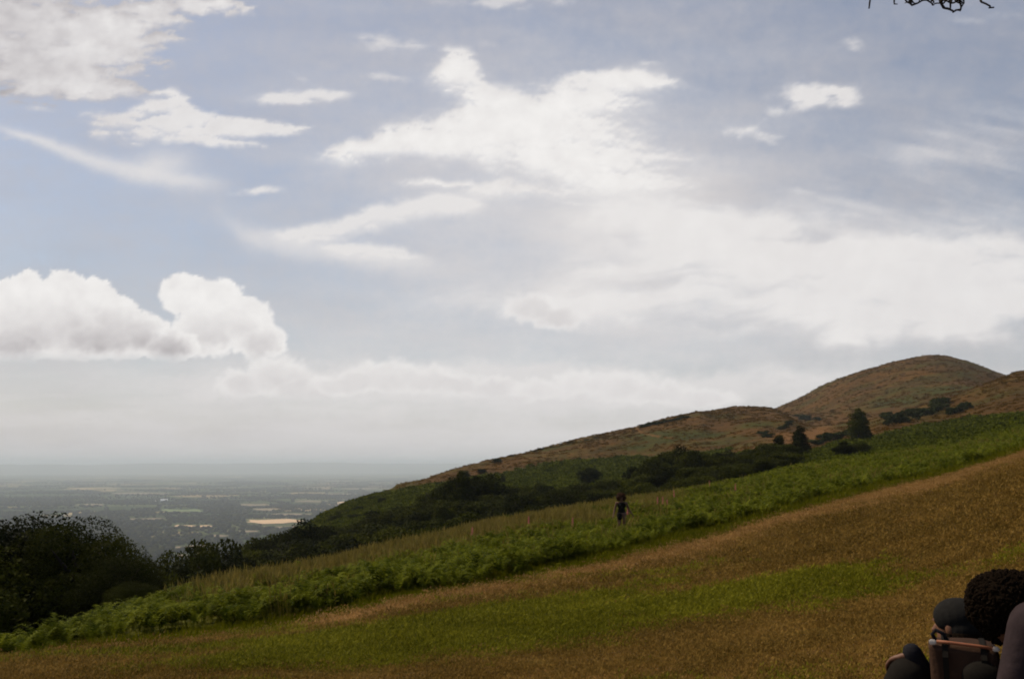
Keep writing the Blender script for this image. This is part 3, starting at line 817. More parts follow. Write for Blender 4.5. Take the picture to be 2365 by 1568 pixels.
tree(1072, 1086, None, 4.4, 'round', 'small tree at the upper left tip of the tall clump', row=1106)
tree(1112, 1082, None, 4.0, 'round', 'small tree at the upper right tip of the tall clump', row=1100)
for (x, t, w) in [(862, 1148, 3.2), (795, 1180, 4.5), (830, 1172, 4.5), (775, 1192, 4.5), (822, 1190, 4.5), (881, 1152, 2.5)]:
    tree(x, t - 3, None, w, 'round', 'small dark tree high on the left flank of the hill beside the plain', 'trees on the left flank of the hill', row=t + 12)
# gorse on the hills
def gorse(x, y, w, h, label, group=None, rmin=150):
    tree(x, y - 200, ray_ground(x, y, rmin), w, 'gorse', label, group, 'gorse_bush', 'bush', row=y, hmin=h, fixed=True)
for (x, y, w, h) in [(1840, 966, 6, 2.4), (1854, 972, 9, 4), (1866, 973, 7, 3.4), (1888, 973, 6, 3), (1822, 982, 4, 2), (1814, 990, 3, 1.8), (1762, 1008, 5, 1.8), (1775, 1011, 4, 1.4), (1802, 994, 3, 1.6)]:
    gorse(x, y, w, h, 'dark gorse bush on the brown slope above the bare trunked tree', 'gorse above the bare trunked tree')
for k in range(22):
    x = 2050 + k * 6.3 + random.uniform(-6, 6); y = 980 - (x - 2050) * 0.26 + random.uniform(-9, 8)
    gorse(x, y, random.uniform(2.2, 5.2), random.uniform(1.3, 3.4), 'dark gorse bush in the line across the slope right of the conical tree', 'line of gorse right of the conical tree')
for k in range(6):
    gorse(2158 + k * 6, 943 - k * 2.2 + random.uniform(-2, 2), random.uniform(2, 4.4), random.uniform(1.2, 2.8), 'dark gorse bush in the upper short row near the summit slope', 'upper short row of gorse')
for k in range(8):
    gorse(2192 + k * 6.5, 960 - k * 2.2 + random.uniform(-2, 2), random.uniform(2, 4), random.uniform(1.0, 2.5), 'dark gorse bush in the short row at the right edge of the slope', 'short row of gorse at the right')
for k in range(11):
    gorse(1880 + k * 11 + random.uniform(-3, 3), 1030 - k * 3.4 + random.uniform(-3, 3), random.uniform(2.5, 4.5), random.uniform(1.2, 2.4), 'dark gorse bush between the bare trunked tree and the conical tree', 'gorse hedge between the two single trees')
for k in range(20):
    x = 1484 + k * 5.4
    gorse(x, float(np.interp(x, [1470, 1550, 1600], [991, 974, 963])), random.uniform(4, 7), random.uniform(0.6, 1.7), 'low scrub bush on the skyline of the brown ridge', 'scrub along the skyline of the ridge')
for k in range(9):
    x = 1180 + k * 24 + random.uniform(-9, 9)
    gorse(x, float(np.interp(x, [1132, 1268, 1470], [1067, 1036, 993])), random.uniform(1.5, 6), random.uniform(0.4, 1.0), 'small scrub tuft on the lower skyline of the brown spur', 'scrub tufts along the lower skyline')
gorse(1147, 1071, 6, 1.8, 'single dark bush on the brown spur just under the skyline')

# trees of the plain : one mass
def plain_tree(seed):
    rg = np.random.default_rng(seed)
    bm = bmesh.new(); bmesh.ops.create_icosphere(bm, subdivisions=2, radius=1)
    for v in bm.verts:
        v.co *= 1 + rg.uniform(-0.22, 0.22); v.co.z = v.co.z * 0.8 + 0.7
    me = bpy.data.meshes.new('far_tree'); bm.to_mesh(me); bm.free(); me.materials.append(M['leaf_mid']); return me
fp = []
for k in range(520):                         # hedge lines
    a = rng.uniform(R(-32), R(2)); r = 2300 * (14000 / 2300) ** rng.random()
    x0, y0 = r * math.sin(a), r * math.cos(a)
    an = rng.choice([0.3, 0.3 + math.pi / 2, rng.uniform(0, math.pi)]) + rng.normal(0, 0.12); L = rng.uniform(200, 700)
    n = int(L / rng.uniform(9, 20)); t = np.linspace(0, L, n)
    fp.append(np.stack([x0 + t * math.cos(an) + rng.normal(0, 3, n), y0 + t * math.sin(an) + rng.normal(0, 3, n), np.full(n, -240.5)], -1))
for k in range(170):                         # copses and woods
    a = rng.uniform(R(-32), R(2)); r = 2300 * (16000 / 2300) ** rng.random(); n = int(rng.uniform(30, 220))
    s = rng.uniform(25, 110)
    fp.append(np.stack([r * math.sin(a) + rng.normal(0, s * 2.2, n), r * math.cos(a) + rng.normal(0, s, n), np.full(n, -240.5)], -1))
fp = np.concatenate(fp)
_fr = np.hypot(fp[:, 0], fp[:, 1]); fp = fp[(_fr > 2320) & (_fr < 20000)]
_fx, _fy = seen_at(fp[:, 0], fp[:, 1], fp[:, 2]); _keep = np.ones(len(fp), bool)
for (x, y, w, h, mm) in fields: _keep &= ~((np.abs(_fx - x) < w * 0.5) & (_fy > y - h * 0.45) & (_fy < y + h * 0.9))
fp = fp[_keep]
n = len(fp); s = rng.uniform(4, 9, n)
scatter('distant_woodland', fp, np.stack([np.zeros(n), np.zeros(n), rng.uniform(0, 6.28, n)], -1), np.stack([s, s, s * rng.uniform(0.8, 1.2, n)], -1), rng.integers(0, 4, n), [plain_tree(s_) for s_ in range(4)], 'hedgerows and woods of the hazy plain', 'woodland')

# white shed far out on the plain
def shed(px, py, w, d, h, label):
    A, t = direction(px, py); r = -240 / float(t)
    e = empty('barn', (r * math.sin(A), r * math.cos(A), -240.4), -float(A) + 0.15)
    tag(e, label, 'building')
    bm = bmesh.new(); bmesh.ops.create_cube(bm, size=1)
    for v in bm.verts: v.co = Vector((v.co.x * w, v.co.y * d, (v.co.z + 0.5) * h))
    obj_bm('wall', bm, M['white_wall'], e)
    bm = bmesh.new()
    a = [(-w/2-1, -d/2-1, h), (w/2+1, -d/2-1, h), (w/2+1, d/2+1, h), (-w/2-1, d/2+1, h), (-w/2-1, 0, h + d * 0.2), (w/2+1, 0, h + d * 0.2)]
    vs = [bm.verts.new(q) for q in a]
    for f in ((0,1,5,4), (2,3,4,5), (0,4,3), (1,2,5), (3,2,1,0)): bm.faces.new([vs[i] for i in f])
    obj_bm('roof', bm, M['white_roof'], e)
    for k in (-0.3, 0.0, 0.3):
        bm = bmesh.new(); bmesh.ops.create_cube(bm, size=1)
        for v in bm.verts: v.co = Vector((v.co.x * w * 0.14 + k * w, v.co.y * 0.4 - d/2, (v.co.z + 0.5) * h * 0.7 + 0.1))
        obj_bm('door', bm, M['grey_door'], e)
M['white_wall'] = simple('white_wall', (0.8, 0.8, 0.8), 0.6, 0.05); M['white_roof'] = simple('white_roof', (0.82, 0.83, 0.85), 0.5, 0.05)
M['grey_door'] = simple('grey_door', (0.35, 0.36, 0.38), 0.6, 0.1)
shed(379, 1157, 42, 22, 9, 'large white farm shed standing out on the hazy plain')
shed(357, 1158, 18, 12, 5, 'smaller pale shed just left of the large white one')

# ------------------------------------------------------------------ foxgloves
def flower(px, r, row, h, label):
    h *= 0.72; p = place(px, r, row); e = empty('flowering_plant', p, random.uniform(0, 6)); tag(e, label, 'flower', 'pink flower spikes in the bracken')
    bm = bmesh.new(); tube(bm, [(0, 0, 0), (0.01, 0.01, h * 0.6), (0.03, 0.0, h)], [0.008, 0.006, 0.003], 6); obj_bm('stem', bm, M['bracken'], e)
    bm = bmesh.new()
    for k in range(26):
        t = k / 26; a = k * 2.4; z = h * (0.6 + 0.4 * t); rr_ = 0.035 * (1 - 0.6 * t)
        bmesh.ops.create_cone(bm, segments=6, radius1=0.02 * (1.2 - t), radius2=0.008, depth=0.05, cap_ends=True,
            matrix=Matrix.Translation((math.cos(a) * rr_ + 0.02, math.sin(a) * rr_, z)) @ Matrix.Rotation(a, 4, 'Z') @ Matrix.Rotation(R(65), 4, 'Y'))
    obj_bm('blossom', bm, M['pink'], e)
for (x, r, row, h) in [(1556, 52, 1145, 1.5), (1518, 48, 1160, 1.3), (1532, 47, 1165, 1.3), (1542, 45, 1172, 1.2), (1638, 58, 1120, 1.5), (1324, 36, 1215, 1.25), (1222, 38, 1205, 1.3), (1700, 50, 1140, 1.3), (1090, 36, 1240, 1.3), (1450, 40, 1190, 1.2)]:
    flower(x, r, row, h, {1556: 'tallest pink flower spike right of the walker', 1638: 'pink flower spike at the foot of the tree belt', 1324: 'pink flower spike left of the walker'}.get(x, 'small pink flower spike showing above the bracken'))

# ------------------------------------------------------------------ people
M['skin'] = simple('skin', (0.42, 0.22, 0.14), 0.55, 0.08, 12)
M['skin_dark'] = simple('skin_dark', (0.13, 0.058, 0.032), 0.55, 0.08, 12)
M['hair'] = simple('hair', (0.008, 0.005, 0.003), 0.95, 0.4, 60, spec=0.02)
M['hair_brown'] = simple('hair_brown', (0.045, 0.018, 0.007), 0.8, 0.4, 60, spec=0.1)
M['black_cloth'] = simple('black_cloth', (0.012, 0.010, 0.008), 0.95, 0.3, 40, spec=0.05)
M['navy_cloth'] = simple('navy_cloth', (0.014, 0.013, 0.015), 0.95, 0.3, 30, spec=0.05, bump=0.5)
M['grey_cloth'] = simple('grey_cloth', (0.030, 0.021, 0.022), 0.95, 0.4, 12, spec=0.05, bump=0.8)
M['short_cloth'] = simple('short_cloth', (0.16, 0.085, 0.06), 0.9, 0.2, 25)
M['cap_cloth'] = simple('cap_cloth', (0.013, 0.012, 0.011), 0.95, 0.4, 40, spec=0.05, bump=0.3)
M['canvas'] = simple('canvas', (0.040, 0.021, 0.013), 0.95, 0.5, 11, spec=0.08, bump=1.0)
M['piping'] = simple('piping', (0.24, 0.085, 0.04), 0.6, 0.1)
M['buckle'] = simple('buckle', (0.5, 0.45, 0.4), 0.3, 0.1, spec=0.6)

def capsule(bm, a, ra, b, rb, seg=14):
    a = Vector(a); b = Vector(b); d = (b - a); L = d.length; d.normalize()
    pts, rs = [], []
    for t in (-0.98, -0.8, -0.5): pts.append(a + d * ra * t); rs.append(ra * math.sqrt(1 - t * t))
    pts += [a, b]; rs += [ra, rb]
    for t in (0.5, 0.8, 0.98): pts.append(b + d * rb * t); rs.append(rb * math.sqrt(1 - t * t))
    tube(bm, pts, rs, seg)
def ball(bm, c, r, mtx=None):
    m = Matrix.Translation(c) @ (mtx or Matrix.Identity(4)) @ Matrix.Diagonal((*([r] * 3 if isinstance(r, (int, float)) else r), 1))
    bmesh.ops.create_uvsphere(bm, u_segments=20, v_segments=14, radius=1, matrix=m)
def fused(name, bm, m, parent, voxel=0.008, smooth=4):
    o = obj_bm(name, bm, m, parent)
    r = o.modifiers.new('fuse', 'REMESH'); r.mode = 'VOXEL'; r.voxel_size = voxel; r.use_smooth_shade = True
    s = o.modifiers.new('soft', 'SMOOTH'); s.factor = 0.5; s.iterations = smooth
    return o
def head_geo(bm, c, yaw, pitch=0.0, s=1.0):
    """skull, jaw, nose, ears, lips ; face looks along +X before turning"""
    m = Matrix.Rotation(yaw, 4, 'Z') @ Matrix.Rotation(pitch, 4, 'Y')
    c = Vector(c)
    def q(x, y, z): return c + (m @ Vector((x * s, y * s, z * s)))
    ball(bm, q(-0.01, 0, 0.02), (0.098 * s, 0.078 * s, 0.10 * s), m)
    ball(bm, q(0.03, 0, -0.045), (0.062 * s, 0.058 * s, 0.07 * s), m)
    capsule(bm, q(0.085, 0, 0.015), 0.009 * s, q(0.108, 0, -0.02), 0.014 * s, 8)
    for sy in (-1, 1):
        ball(bm, q(0.0, 0.078 * sy, -0.005), (0.020 * s, 0.012 * s, 0.032 * s), m)
        ball(bm, q(0.078, 0.03 * sy, 0.03), (0.018 * s, 0.022 * s, 0.009 * s), m)
    ball(bm, q(0.082, 0, -0.056), (0.014 * s, 0.026 * s, 0.010 * s), m)
    ball(bm, q(0.07, 0, -0.092), (0.024 * s, 0.026 * s, 0.02 * s), m)
    return q, m
def hand_geo(bm, wrist, d, palm_n, thumb_side, s=1.0, curl=0.5):
    d = Vector(d).normalized(); n = Vector(palm_n); n = (n - d * n.dot(d)).normalized(); w = d.cross(n) * thumb_side
    wrist = Vector(wrist); k = wrist + d * 0.085 * s
    for j, off in enumerate((-0.030, -0.010, 0.010, 0.030)):
        capsule(bm, wrist + w * off * 0.6 * s, 0.016 * s, k + w * off * s, 0.012 * s, 8)
        L = (0.068, 0.078, 0.072, 0.055)[3 - j] * s
        a = k + w * off * s; b = a + (d * math.cos(curl * 0.5) + n * math.sin(curl * 0.5)) * L * 0.5
        e = b + (d * math.cos(curl * 1.4) + n * math.sin(curl * 1.4)) * L * 0.5
        capsule(bm, a, 0.0095 * s, b, 0.0085 * s, 8); capsule(bm, b, 0.0085 * s, e, 0.007 * s, 8)
    t0 = wrist + w * 0.026 * s + d * 0.025 * s; t1 = t0 + (w * 0.7 + d * 0.7 + n * 0.2).normalized() * 0.04 * s; t2 = t1 + (w * 0.3 + d * 0.9 + n * 0.3).normalized() * 0.03 * s
    capsule(bm, t0, 0.012 * s, t1, 0.0105 * s, 8); capsule(bm, t1, 0.0105 * s, t2, 0.008 * s, 8)
def curly_hair(name, parent, centre, pts, m, n=900, curl=0.022, seed=3):
    """loose curls : many small bent locks over a set of lobes, over a solid base"""
    rd = random.Random(seed); bm = bmesh.new()
    for (p, r) in pts: ball(bm, p, r if isinstance(r, (int, float)) else r)
    for k in range(n):
        p, r = rd.choices(pts, weights=[(q_[1] if isinstance(q_[1], (int, float)) else max(q_[1])) ** 2 for q_ in pts])[0]; r = r if isinstance(r, (int, float)) else max(r)
        d = Vector((rd.gauss(0, 1), rd.gauss(0, 1), rd.gauss(0, 1))).normalized()
        b = Vector(p) + d * r * 0.93
        t = d.cross(Vector((rd.gauss(0, 1), rd.gauss(0, 1), rd.gauss(0, 1)))).normalized()
        c = curl * rd.uniform(0.6, 1.4)
        P_ = [b - t * c, b + d * c * 0.9, b + t * c + d * c * 0.3, b + t * c * 0.6 - d * c * 0.6]
        tube(bm, P_, [c * 0.32, c * 0.4, c * 0.34, c * 0.15], 5)
    return obj_bm(name, bm, m, parent)

# --- walker in the bracken (origin at the feet, faces the camera = -Y)
def walker():
    tt = float(direction(1436, 1139)[1]); rbest = min(np.linspace(30, 50, 81), key=lambda r_: abs(place(1436, r_, 1200).z + 1.56 - tt * r_))
    p = place(1436, float(rbest), 1200)
    e = empty('person', p, 0.0); e.scale = (1.02, 1.0, 0.91); tag(e, 'person with big curly hair in a dark vest walking through the bracken, arms held out', 'person')
    H = 0.0
    bm = bmesh.new()
    hc = (0.0, -0.01, 1.52)
    head_geo(bm, hc, R(-90), 0.1)
    capsule(bm, (0, 0.01, 1.33), 0.052, (0, 0, 1.45), 0.05)
    capsule(bm, (-0.13, 0.01, 1.30), 0.055, (0.13, 0.01, 1.30), 0.055)          # shoulders
    ball(bm, (0, 0.0, 1.20), (0.145, 0.095, 0.16)); ball(bm, (0, 0.005, 1.02), (0.118, 0.085, 0.14)); ball(bm, (0, 0.01, 0.87), (0.155, 0.105, 0.12))
    for sx, hip, knee, ank in ((-1, (-0.085, 0, 0.85), (-0.10, -0.10, 0.46), (-0.10, 0.02, 0.09)), (1, (0.085, 0, 0.85), (0.09, 0.02, 0.45), (0.09, 0.20, 0.13))):
        capsule(bm, hip, 0.088, knee, 0.055); capsule(bm, knee, 0.055, ank, 0.036)
        capsule(bm, (ank[0], ank[1], ank[2] - 0.045), 0.036, (ank[0] + 0.01 * sx, ank[1] - 0.17, ank[2] - 0.055), 0.026)
    arms = {-1: ((-0.185, 0.01, 1.30), (-0.255, 0.02, 1.04), (-0.31, -0.06, 0.82)), 1: ((0.185, 0.01, 1.30), (0.265, 0.03, 1.05), (0.385, -0.03, 0.84))}
    for sx, (sh, el, wr) in arms.items():
        capsule(bm, sh, 0.048, el, 0.036); capsule(bm, el, 0.036, wr, 0.024)
        hand_geo(bm, wr, Vector(wr) - Vector(el), (-sx, 0, 0.2), sx)
    fused('body', bm, M['skin_dark'], e, 0.009, 3)
    bm = bmesh.new()                                                            # vest
    ball(bm, (0, 0.0, 1.20), (0.158, 0.108, 0.15)); ball(bm, (0, 0.005, 1.02), (0.132, 0.098, 0.15)); ball(bm, (0, 0.01, 0.93), (0.15, 0.11, 0.10))
    for sx in (-1, 1):
        capsule(bm, (0.085 * sx, -0.04, 1.27), 0.03, (0.095 * sx, 0.01, 1.355), 0.022); capsule(bm, (0.095 * sx, 0.01, 1.355), 0.022, (0.08 * sx, 0.07, 1.25), 0.03)
    fused('vest', bm, M['black_cloth'], e, 0.01, 2)
    bm = bmesh.new()                                                            # shorts
    ball(bm, (0, 0.01, 0.86), (0.168, 0.118, 0.11))
    capsule(bm, (-0.085, -0.01, 0.84), 0.1, (-0.10, -0.06, 0.62), 0.088); capsule(bm, (0.085, 0, 0.84), 0.1, (0.09, 0.01, 0.62), 0.088)
    fused('shorts', bm, M['short_cloth'], e, 0.01, 2)
    curly_hair('hair', e, hc, [((0, 0.03, 1.57), 0.125), ((-0.09, 0.03, 1.53), 0.075), ((0.09, 0.03, 1.53), 0.075), ((0, 0.07, 1.50), 0.11), ((-0.06, 0.02, 1.63), 0.075), ((0.07, 0.02, 1.63), 0.07), ((-0.1, 0.04, 1.46), 0.05), ((0.1, 0.04, 1.46), 0.05)], M['hair_brown'], 700, 0.028)
    # bag worn at the hip
    b = empty('shoulder_bag', p, 0.0); b.scale = (1.02, 1.0, 0.91); tag(b, 'black shoulder bag hanging at the hip of the walker in the bracken', 'bag')
    bm = bmesh.new(); ball(bm, (-0.10, -0.145, 0.78), (0.10, 0.045, 0.13)); ball(bm, (-0.10, -0.145, 0.70), (0.105, 0.05, 0.08))
    fused('pouch', bm, M['black_cloth'], b, 0.01, 2)
    bm = bmesh.new(); tube(bm, [(-0.17, -0.13, 0.86), (-0.08, -0.135, 1.02), (0.05, -0.115, 1.24), (0.10, -0.03, 1.375), (0.08, 0.07, 1.28), (-0.08, 0.12, 1.02), (-0.17, 0.0, 0.86)], [0.012] * 7, 6)
    obj_bm('strap', bm, M['black_cloth'], b)
walker()

# --- group sitting at the lower right
def at(px, py, r):
    A, t = direction(px, py); A = float(A); return Vector((r * math.sin(A), r * math.cos(A), float(t) * r))
def sitter_cap():
    """sits on the grass behind the rucksack, turned away to the left, one knee drawn up"""
    r0 = 4.75
    hc = at(2210, 1445, r0)
    g = place(2204, r0, 1500); e = empty('person', g, 0.0)
    tag(e, 'person in a dark rounded cap and dark jacket sitting on the grass behind the rucksack', 'person')
    def W(v): return Vector(v) - g
    gz = g.z
    fwd = Vector((-0.66, 0.75, 0)).normalized(); side = Vector((-fwd.y, fwd.x, 0))      # side = person's left
    base = Vector((hc.x + 0.05, hc.y - 0.03, gz))
    def L(f, s, z): return W(base + fwd * f + side * s + Vector((0, 0, z)))
    hz = hc.z - gz; sh = hz - 0.25; yaw = math.atan2(fwd.y, fwd.x)
    kneeL = W(at(2100, 1560, r0 - 0.35)); kneeR = L(0.40, -0.10, 0.20)
    bm = bmesh.new()
    head_geo(bm, W(hc), yaw, 0.1)
    capsule(bm, L(0.0, 0, sh + 0.04), 0.056, L(0.03, 0, sh + 0.18), 0.052)
    capsule(bm, L(0.0, -0.15, sh), 0.065, L(0.0, 0.15, sh), 0.065)
    ball(bm, L(-0.02, 0, sh - 0.16), (0.14, 0.15, 0.2)); ball(bm, L(-0.06, 0, 0.15), (0.16, 0.16, 0.15))
    elbows = {}
    for s, k_ in ((1, kneeL), (-1, kneeR)):
        a_ = k_ + W(g + fwd * 0.18 + side * 0.04 * s) - Vector((0, 0, 0)); a_ = Vector((k_.x + fwd.x * 0.2, k_.y + fwd.y * 0.2, 0.07))
        capsule(bm, L(0.0, 0.09 * s, 0.13), 0.09, k_, 0.062); capsule(bm, k_, 0.062, a_, 0.04)
        capsule(bm, (a_.x, a_.y, 0.035), 0.036, (a_.x + fwd.x * 0.17, a_.y + fwd.y * 0.17, 0.028), 0.028)
        el = (L(0.0, 0.17 * s, sh) + k_) * 0.5 + side * 0.06 * s + Vector((0, 0, -0.02)); wr = k_ + Vector((0, 0, 0.095)) - fwd * 0.02
        elbows[s] = (el, wr)
        capsule(bm, L(0.0, 0.17 * s, sh), 0.056, el, 0.042); capsule(bm, el, 0.04, wr, 0.027)
        hand_geo(bm, wr, fwd * 0.9 + Vector((0, 0, -0.35)), Vector((0, 0, -1)), -s, curl=0.7)
    fused('body', bm, M['skin_dark'], e, 0.009, 3)
    bm = bmesh.new()                                                            # jacket
    capsule(bm, L(0.0, -0.155, sh - 0.01), 0.088, L(0.0, 0.155, sh - 0.01), 0.088)
    capsule(bm, L(0.0, 0, sh + 0.03), 0.085, L(0.02, 0, sh + 0.11), 0.072)
    ball(bm, L(-0.03, 0, sh - 0.15), (0.18, 0.19, 0.22)); ball(bm, L(-0.06, 0, 0.22), (0.19, 0.19, 0.2))
    for s, (el, wr) in elbows.items():
        capsule(bm, L(0.0, 0.17 * s, sh - 0.01), 0.080, el, 0.064); capsule(bm, el, 0.064, wr + (wr - el) * 0.02, 0.042)
    fused('jacket', bm, M['navy_cloth'], e, 0.011, 4)
    bm = bmesh.new()                                                            # trousers
    for s, k_ in ((1, kneeL), (-1, kneeR)):
        capsule(bm, L(-0.02, 0.09 * s, 0.14), 0.115, k_, 0.086); capsule(bm, k_, 0.086, (k_.x + fwd.x * 0.19, k_.y + fwd.y * 0.19, 0.12), 0.06)
    fused('trousers', bm, M['black_cloth'], e, 0.011, 3)
    m = Matrix.Rotation(yaw, 4, 'Z') @ Matrix.Rotation(0.1, 4, 'Y')
    def q(x, y, z): return W(hc) + (m @ Vector((x, y, z)))
    bm = bmesh.new()
    ball(bm, q(-0.012, 0, 0.040), (0.108, 0.094, 0.086), m); ball(bm, q(-0.035, 0, -0.01), (0.088, 0.09, 0.08), m)
   
    fused('cap', bm, M['cap_cloth'], e, 0.006, 2)
    bm = bmesh.new(); ball(bm, q(-0.035, 0, -0.045), (0.082, 0.088, 0.075), m); ball(bm, q(-0.06, 0, -0.10), (0.07, 0.085, 0.07), m)
    for k in range(90):
        a = random.uniform(-2.2, 2.2) + math.pi; p0 = q(0.08 * math.cos(a) - 0.03, 0.085 * math.sin(a), -0.03); p1 = q(0.10 * math.cos(a) - 0.04, 0.10 * math.sin(a), -0.13 - random.random() * 0.05)
        capsule(bm, p0, 0.010, p1, 0.005, 6)
    obj_bm('hair', bm, M['hair'], e)
    for s, k_ in ((1, kneeL), (-1, kneeR)):                                     # shoes
        a_ = Vector((k_.x + fwd.x * 0.2, k_.y + fwd.y * 0.2, 0.05)); bm = bmesh.new()
        capsule(bm, a_ - fwd * 0.03, 0.05, a_ + fwd * 0.18 - Vector((0, 0, 0.012)), 0.040); capsule(bm, a_, 0.048, a_ + Vector((0, 0, 0.07)), 0.05)
        fused('shoe', bm, M['black_cloth'], e, 0.009, 2)
sitter_cap()

def sitter_curly():
    """kneels at the right edge, looking away to the left ; back of the head and near shoulder show"""
    r0 = 4.2
    hc = at(2318, 1402, r0 + 0.1)
    sh_l = at(2384, 1440, r0 - 0.04)                                            # the sunlit shoulder
    g = place(2395, r0, 1500); e = empty('person', g, 0.0)
    tag(e, 'person with bushy curly dark hair and a grey shirt kneeling at the right edge', 'person')
    def W(v): return Vector(v) - g
    gz = g.z
    fwd = Vector((-0.62, 0.78, 0)).normalized(); side = Vector((-fwd.y, fwd.x, 0))
    base = Vector((sh_l.x, sh_l.y, gz)) - side * 0.16
    def L(f, s, z): return W(base + fwd * f + side * s + Vector((0, 0, z)))
    sh = sh_l.z - gz; yaw = math.atan2(fwd.y, fwd.x)
    bm = bmesh.new(); head_geo(bm, W(hc), yaw, 0.25)
    capsule(bm, L(0.0, 0.0, sh + 0.03), 0.06, W(hc) - Vector((0, 0, 0.09)), 0.055)
    capsule(bm, L(0.0, -0.17, sh), 0.07, L(0.0, 0.16, sh), 0.07)
    ball(bm, L(0.0, 0, sh - 0.2), (0.15, 0.16, 0.24)); ball(bm, L(-0.02, 0, sh - 0.48), (0.14, 0.15, 0.2)); ball(bm, L(-0.06, 0, sh - 0.62), (0.17, 0.18, 0.15))
    hipz = max(0.32, sh - 0.64)
    for s in (-1, 1):
        kn = L(0.28, 0.13 * s, 0.09); an = L(-0.14, 0.12 * s, 0.06)
        capsule(bm, L(-0.03, 0.09 * s, hipz), 0.10, kn, 0.065); capsule(bm, kn, 0.06, an, 0.042); capsule(bm, an, 0.036, L(-0.30, 0.12 * s, 0.035), 0.03)
        el = L(0.06, 0.24 * s, sh - 0.28); wr = L(0.26, 0.14 * s, sh - 0.40)
        capsule(bm, L(0, 0.18 * s, sh), 0.06, el, 0.043); capsule(bm, el, 0.042, wr, 0.028)
        hand_geo(bm, wr, fwd * 0.9 + Vector((0, 0, -0.3)), Vector((0, 0, -1)), -s, curl=0.7)
    fused('body', bm, M['skin_dark'], e, 0.009, 3)
    bm = bmesh.new()                                                            # shirt
    capsule(bm, L(0, -0.18, sh), 0.09, L(0, 0.155, sh), 0.085)
    ball(bm, L(-0.01, 0, sh - 0.2), (0.19, 0.19, 0.26)); ball(bm, L(-0.02, 0, sh - 0.46), (0.175, 0.18, 0.22))
    for s in (-1, 1): capsule(bm, L(0, 0.18 * s, sh - 0.01), 0.080, L(0.055, 0.225 * s, sh - 0.24), 0.066)
    fused('shirt', bm, M['grey_cloth'], e, 0.011, 3)
    bm = bmesh.new(); ball(bm, L(-0.05, 0, hipz), (0.195, 0.2, 0.16))
    for s in (-1, 1):
        capsule(bm, L(-0.03, 0.09 * s, hipz), 0.122, L(0.28, 0.13 * s, 0.10), 0.085); capsule(bm, L(0.27, 0.13 * s, 0.09), 0.08, L(-0.14, 0.12 * s, 0.07), 0.06)
    fused('trousers', bm, M['navy_cloth'], e, 0.011, 3)
    def hp(px, py, dr=0.0): return W(at(px, py, r0 + 0.1 + dr))
    hair = [(hp(2322, 1385, 0.0), 0.115), (hp(2290, 1378, 0.0), 0.085), (hp(2266, 1384, 0.0), 0.052), (hp(2355, 1372, 0.0), 0.085), (hp(2277, 1408, 0.0), 0.070), (hp(2300, 1420, 0.0), 0.080),
            (hp(2295, 1442, 0.0), 0.050), (hp(2305, 1462, 0.0), 0.032), (hp(2308, 1354, 0.0), 0.045), (hp(2340, 1350, 0.0), 0.05), (hp(2262, 1398, 0.0), 0.040), (hp(2375, 1365, 0.0), 0.07), (hp(2250, 1372, 0), 0.02)]
    curly_hair('hair', e, W(hc), hair, M['hair'], 6500, 0.012, 5)
sitter_curly()

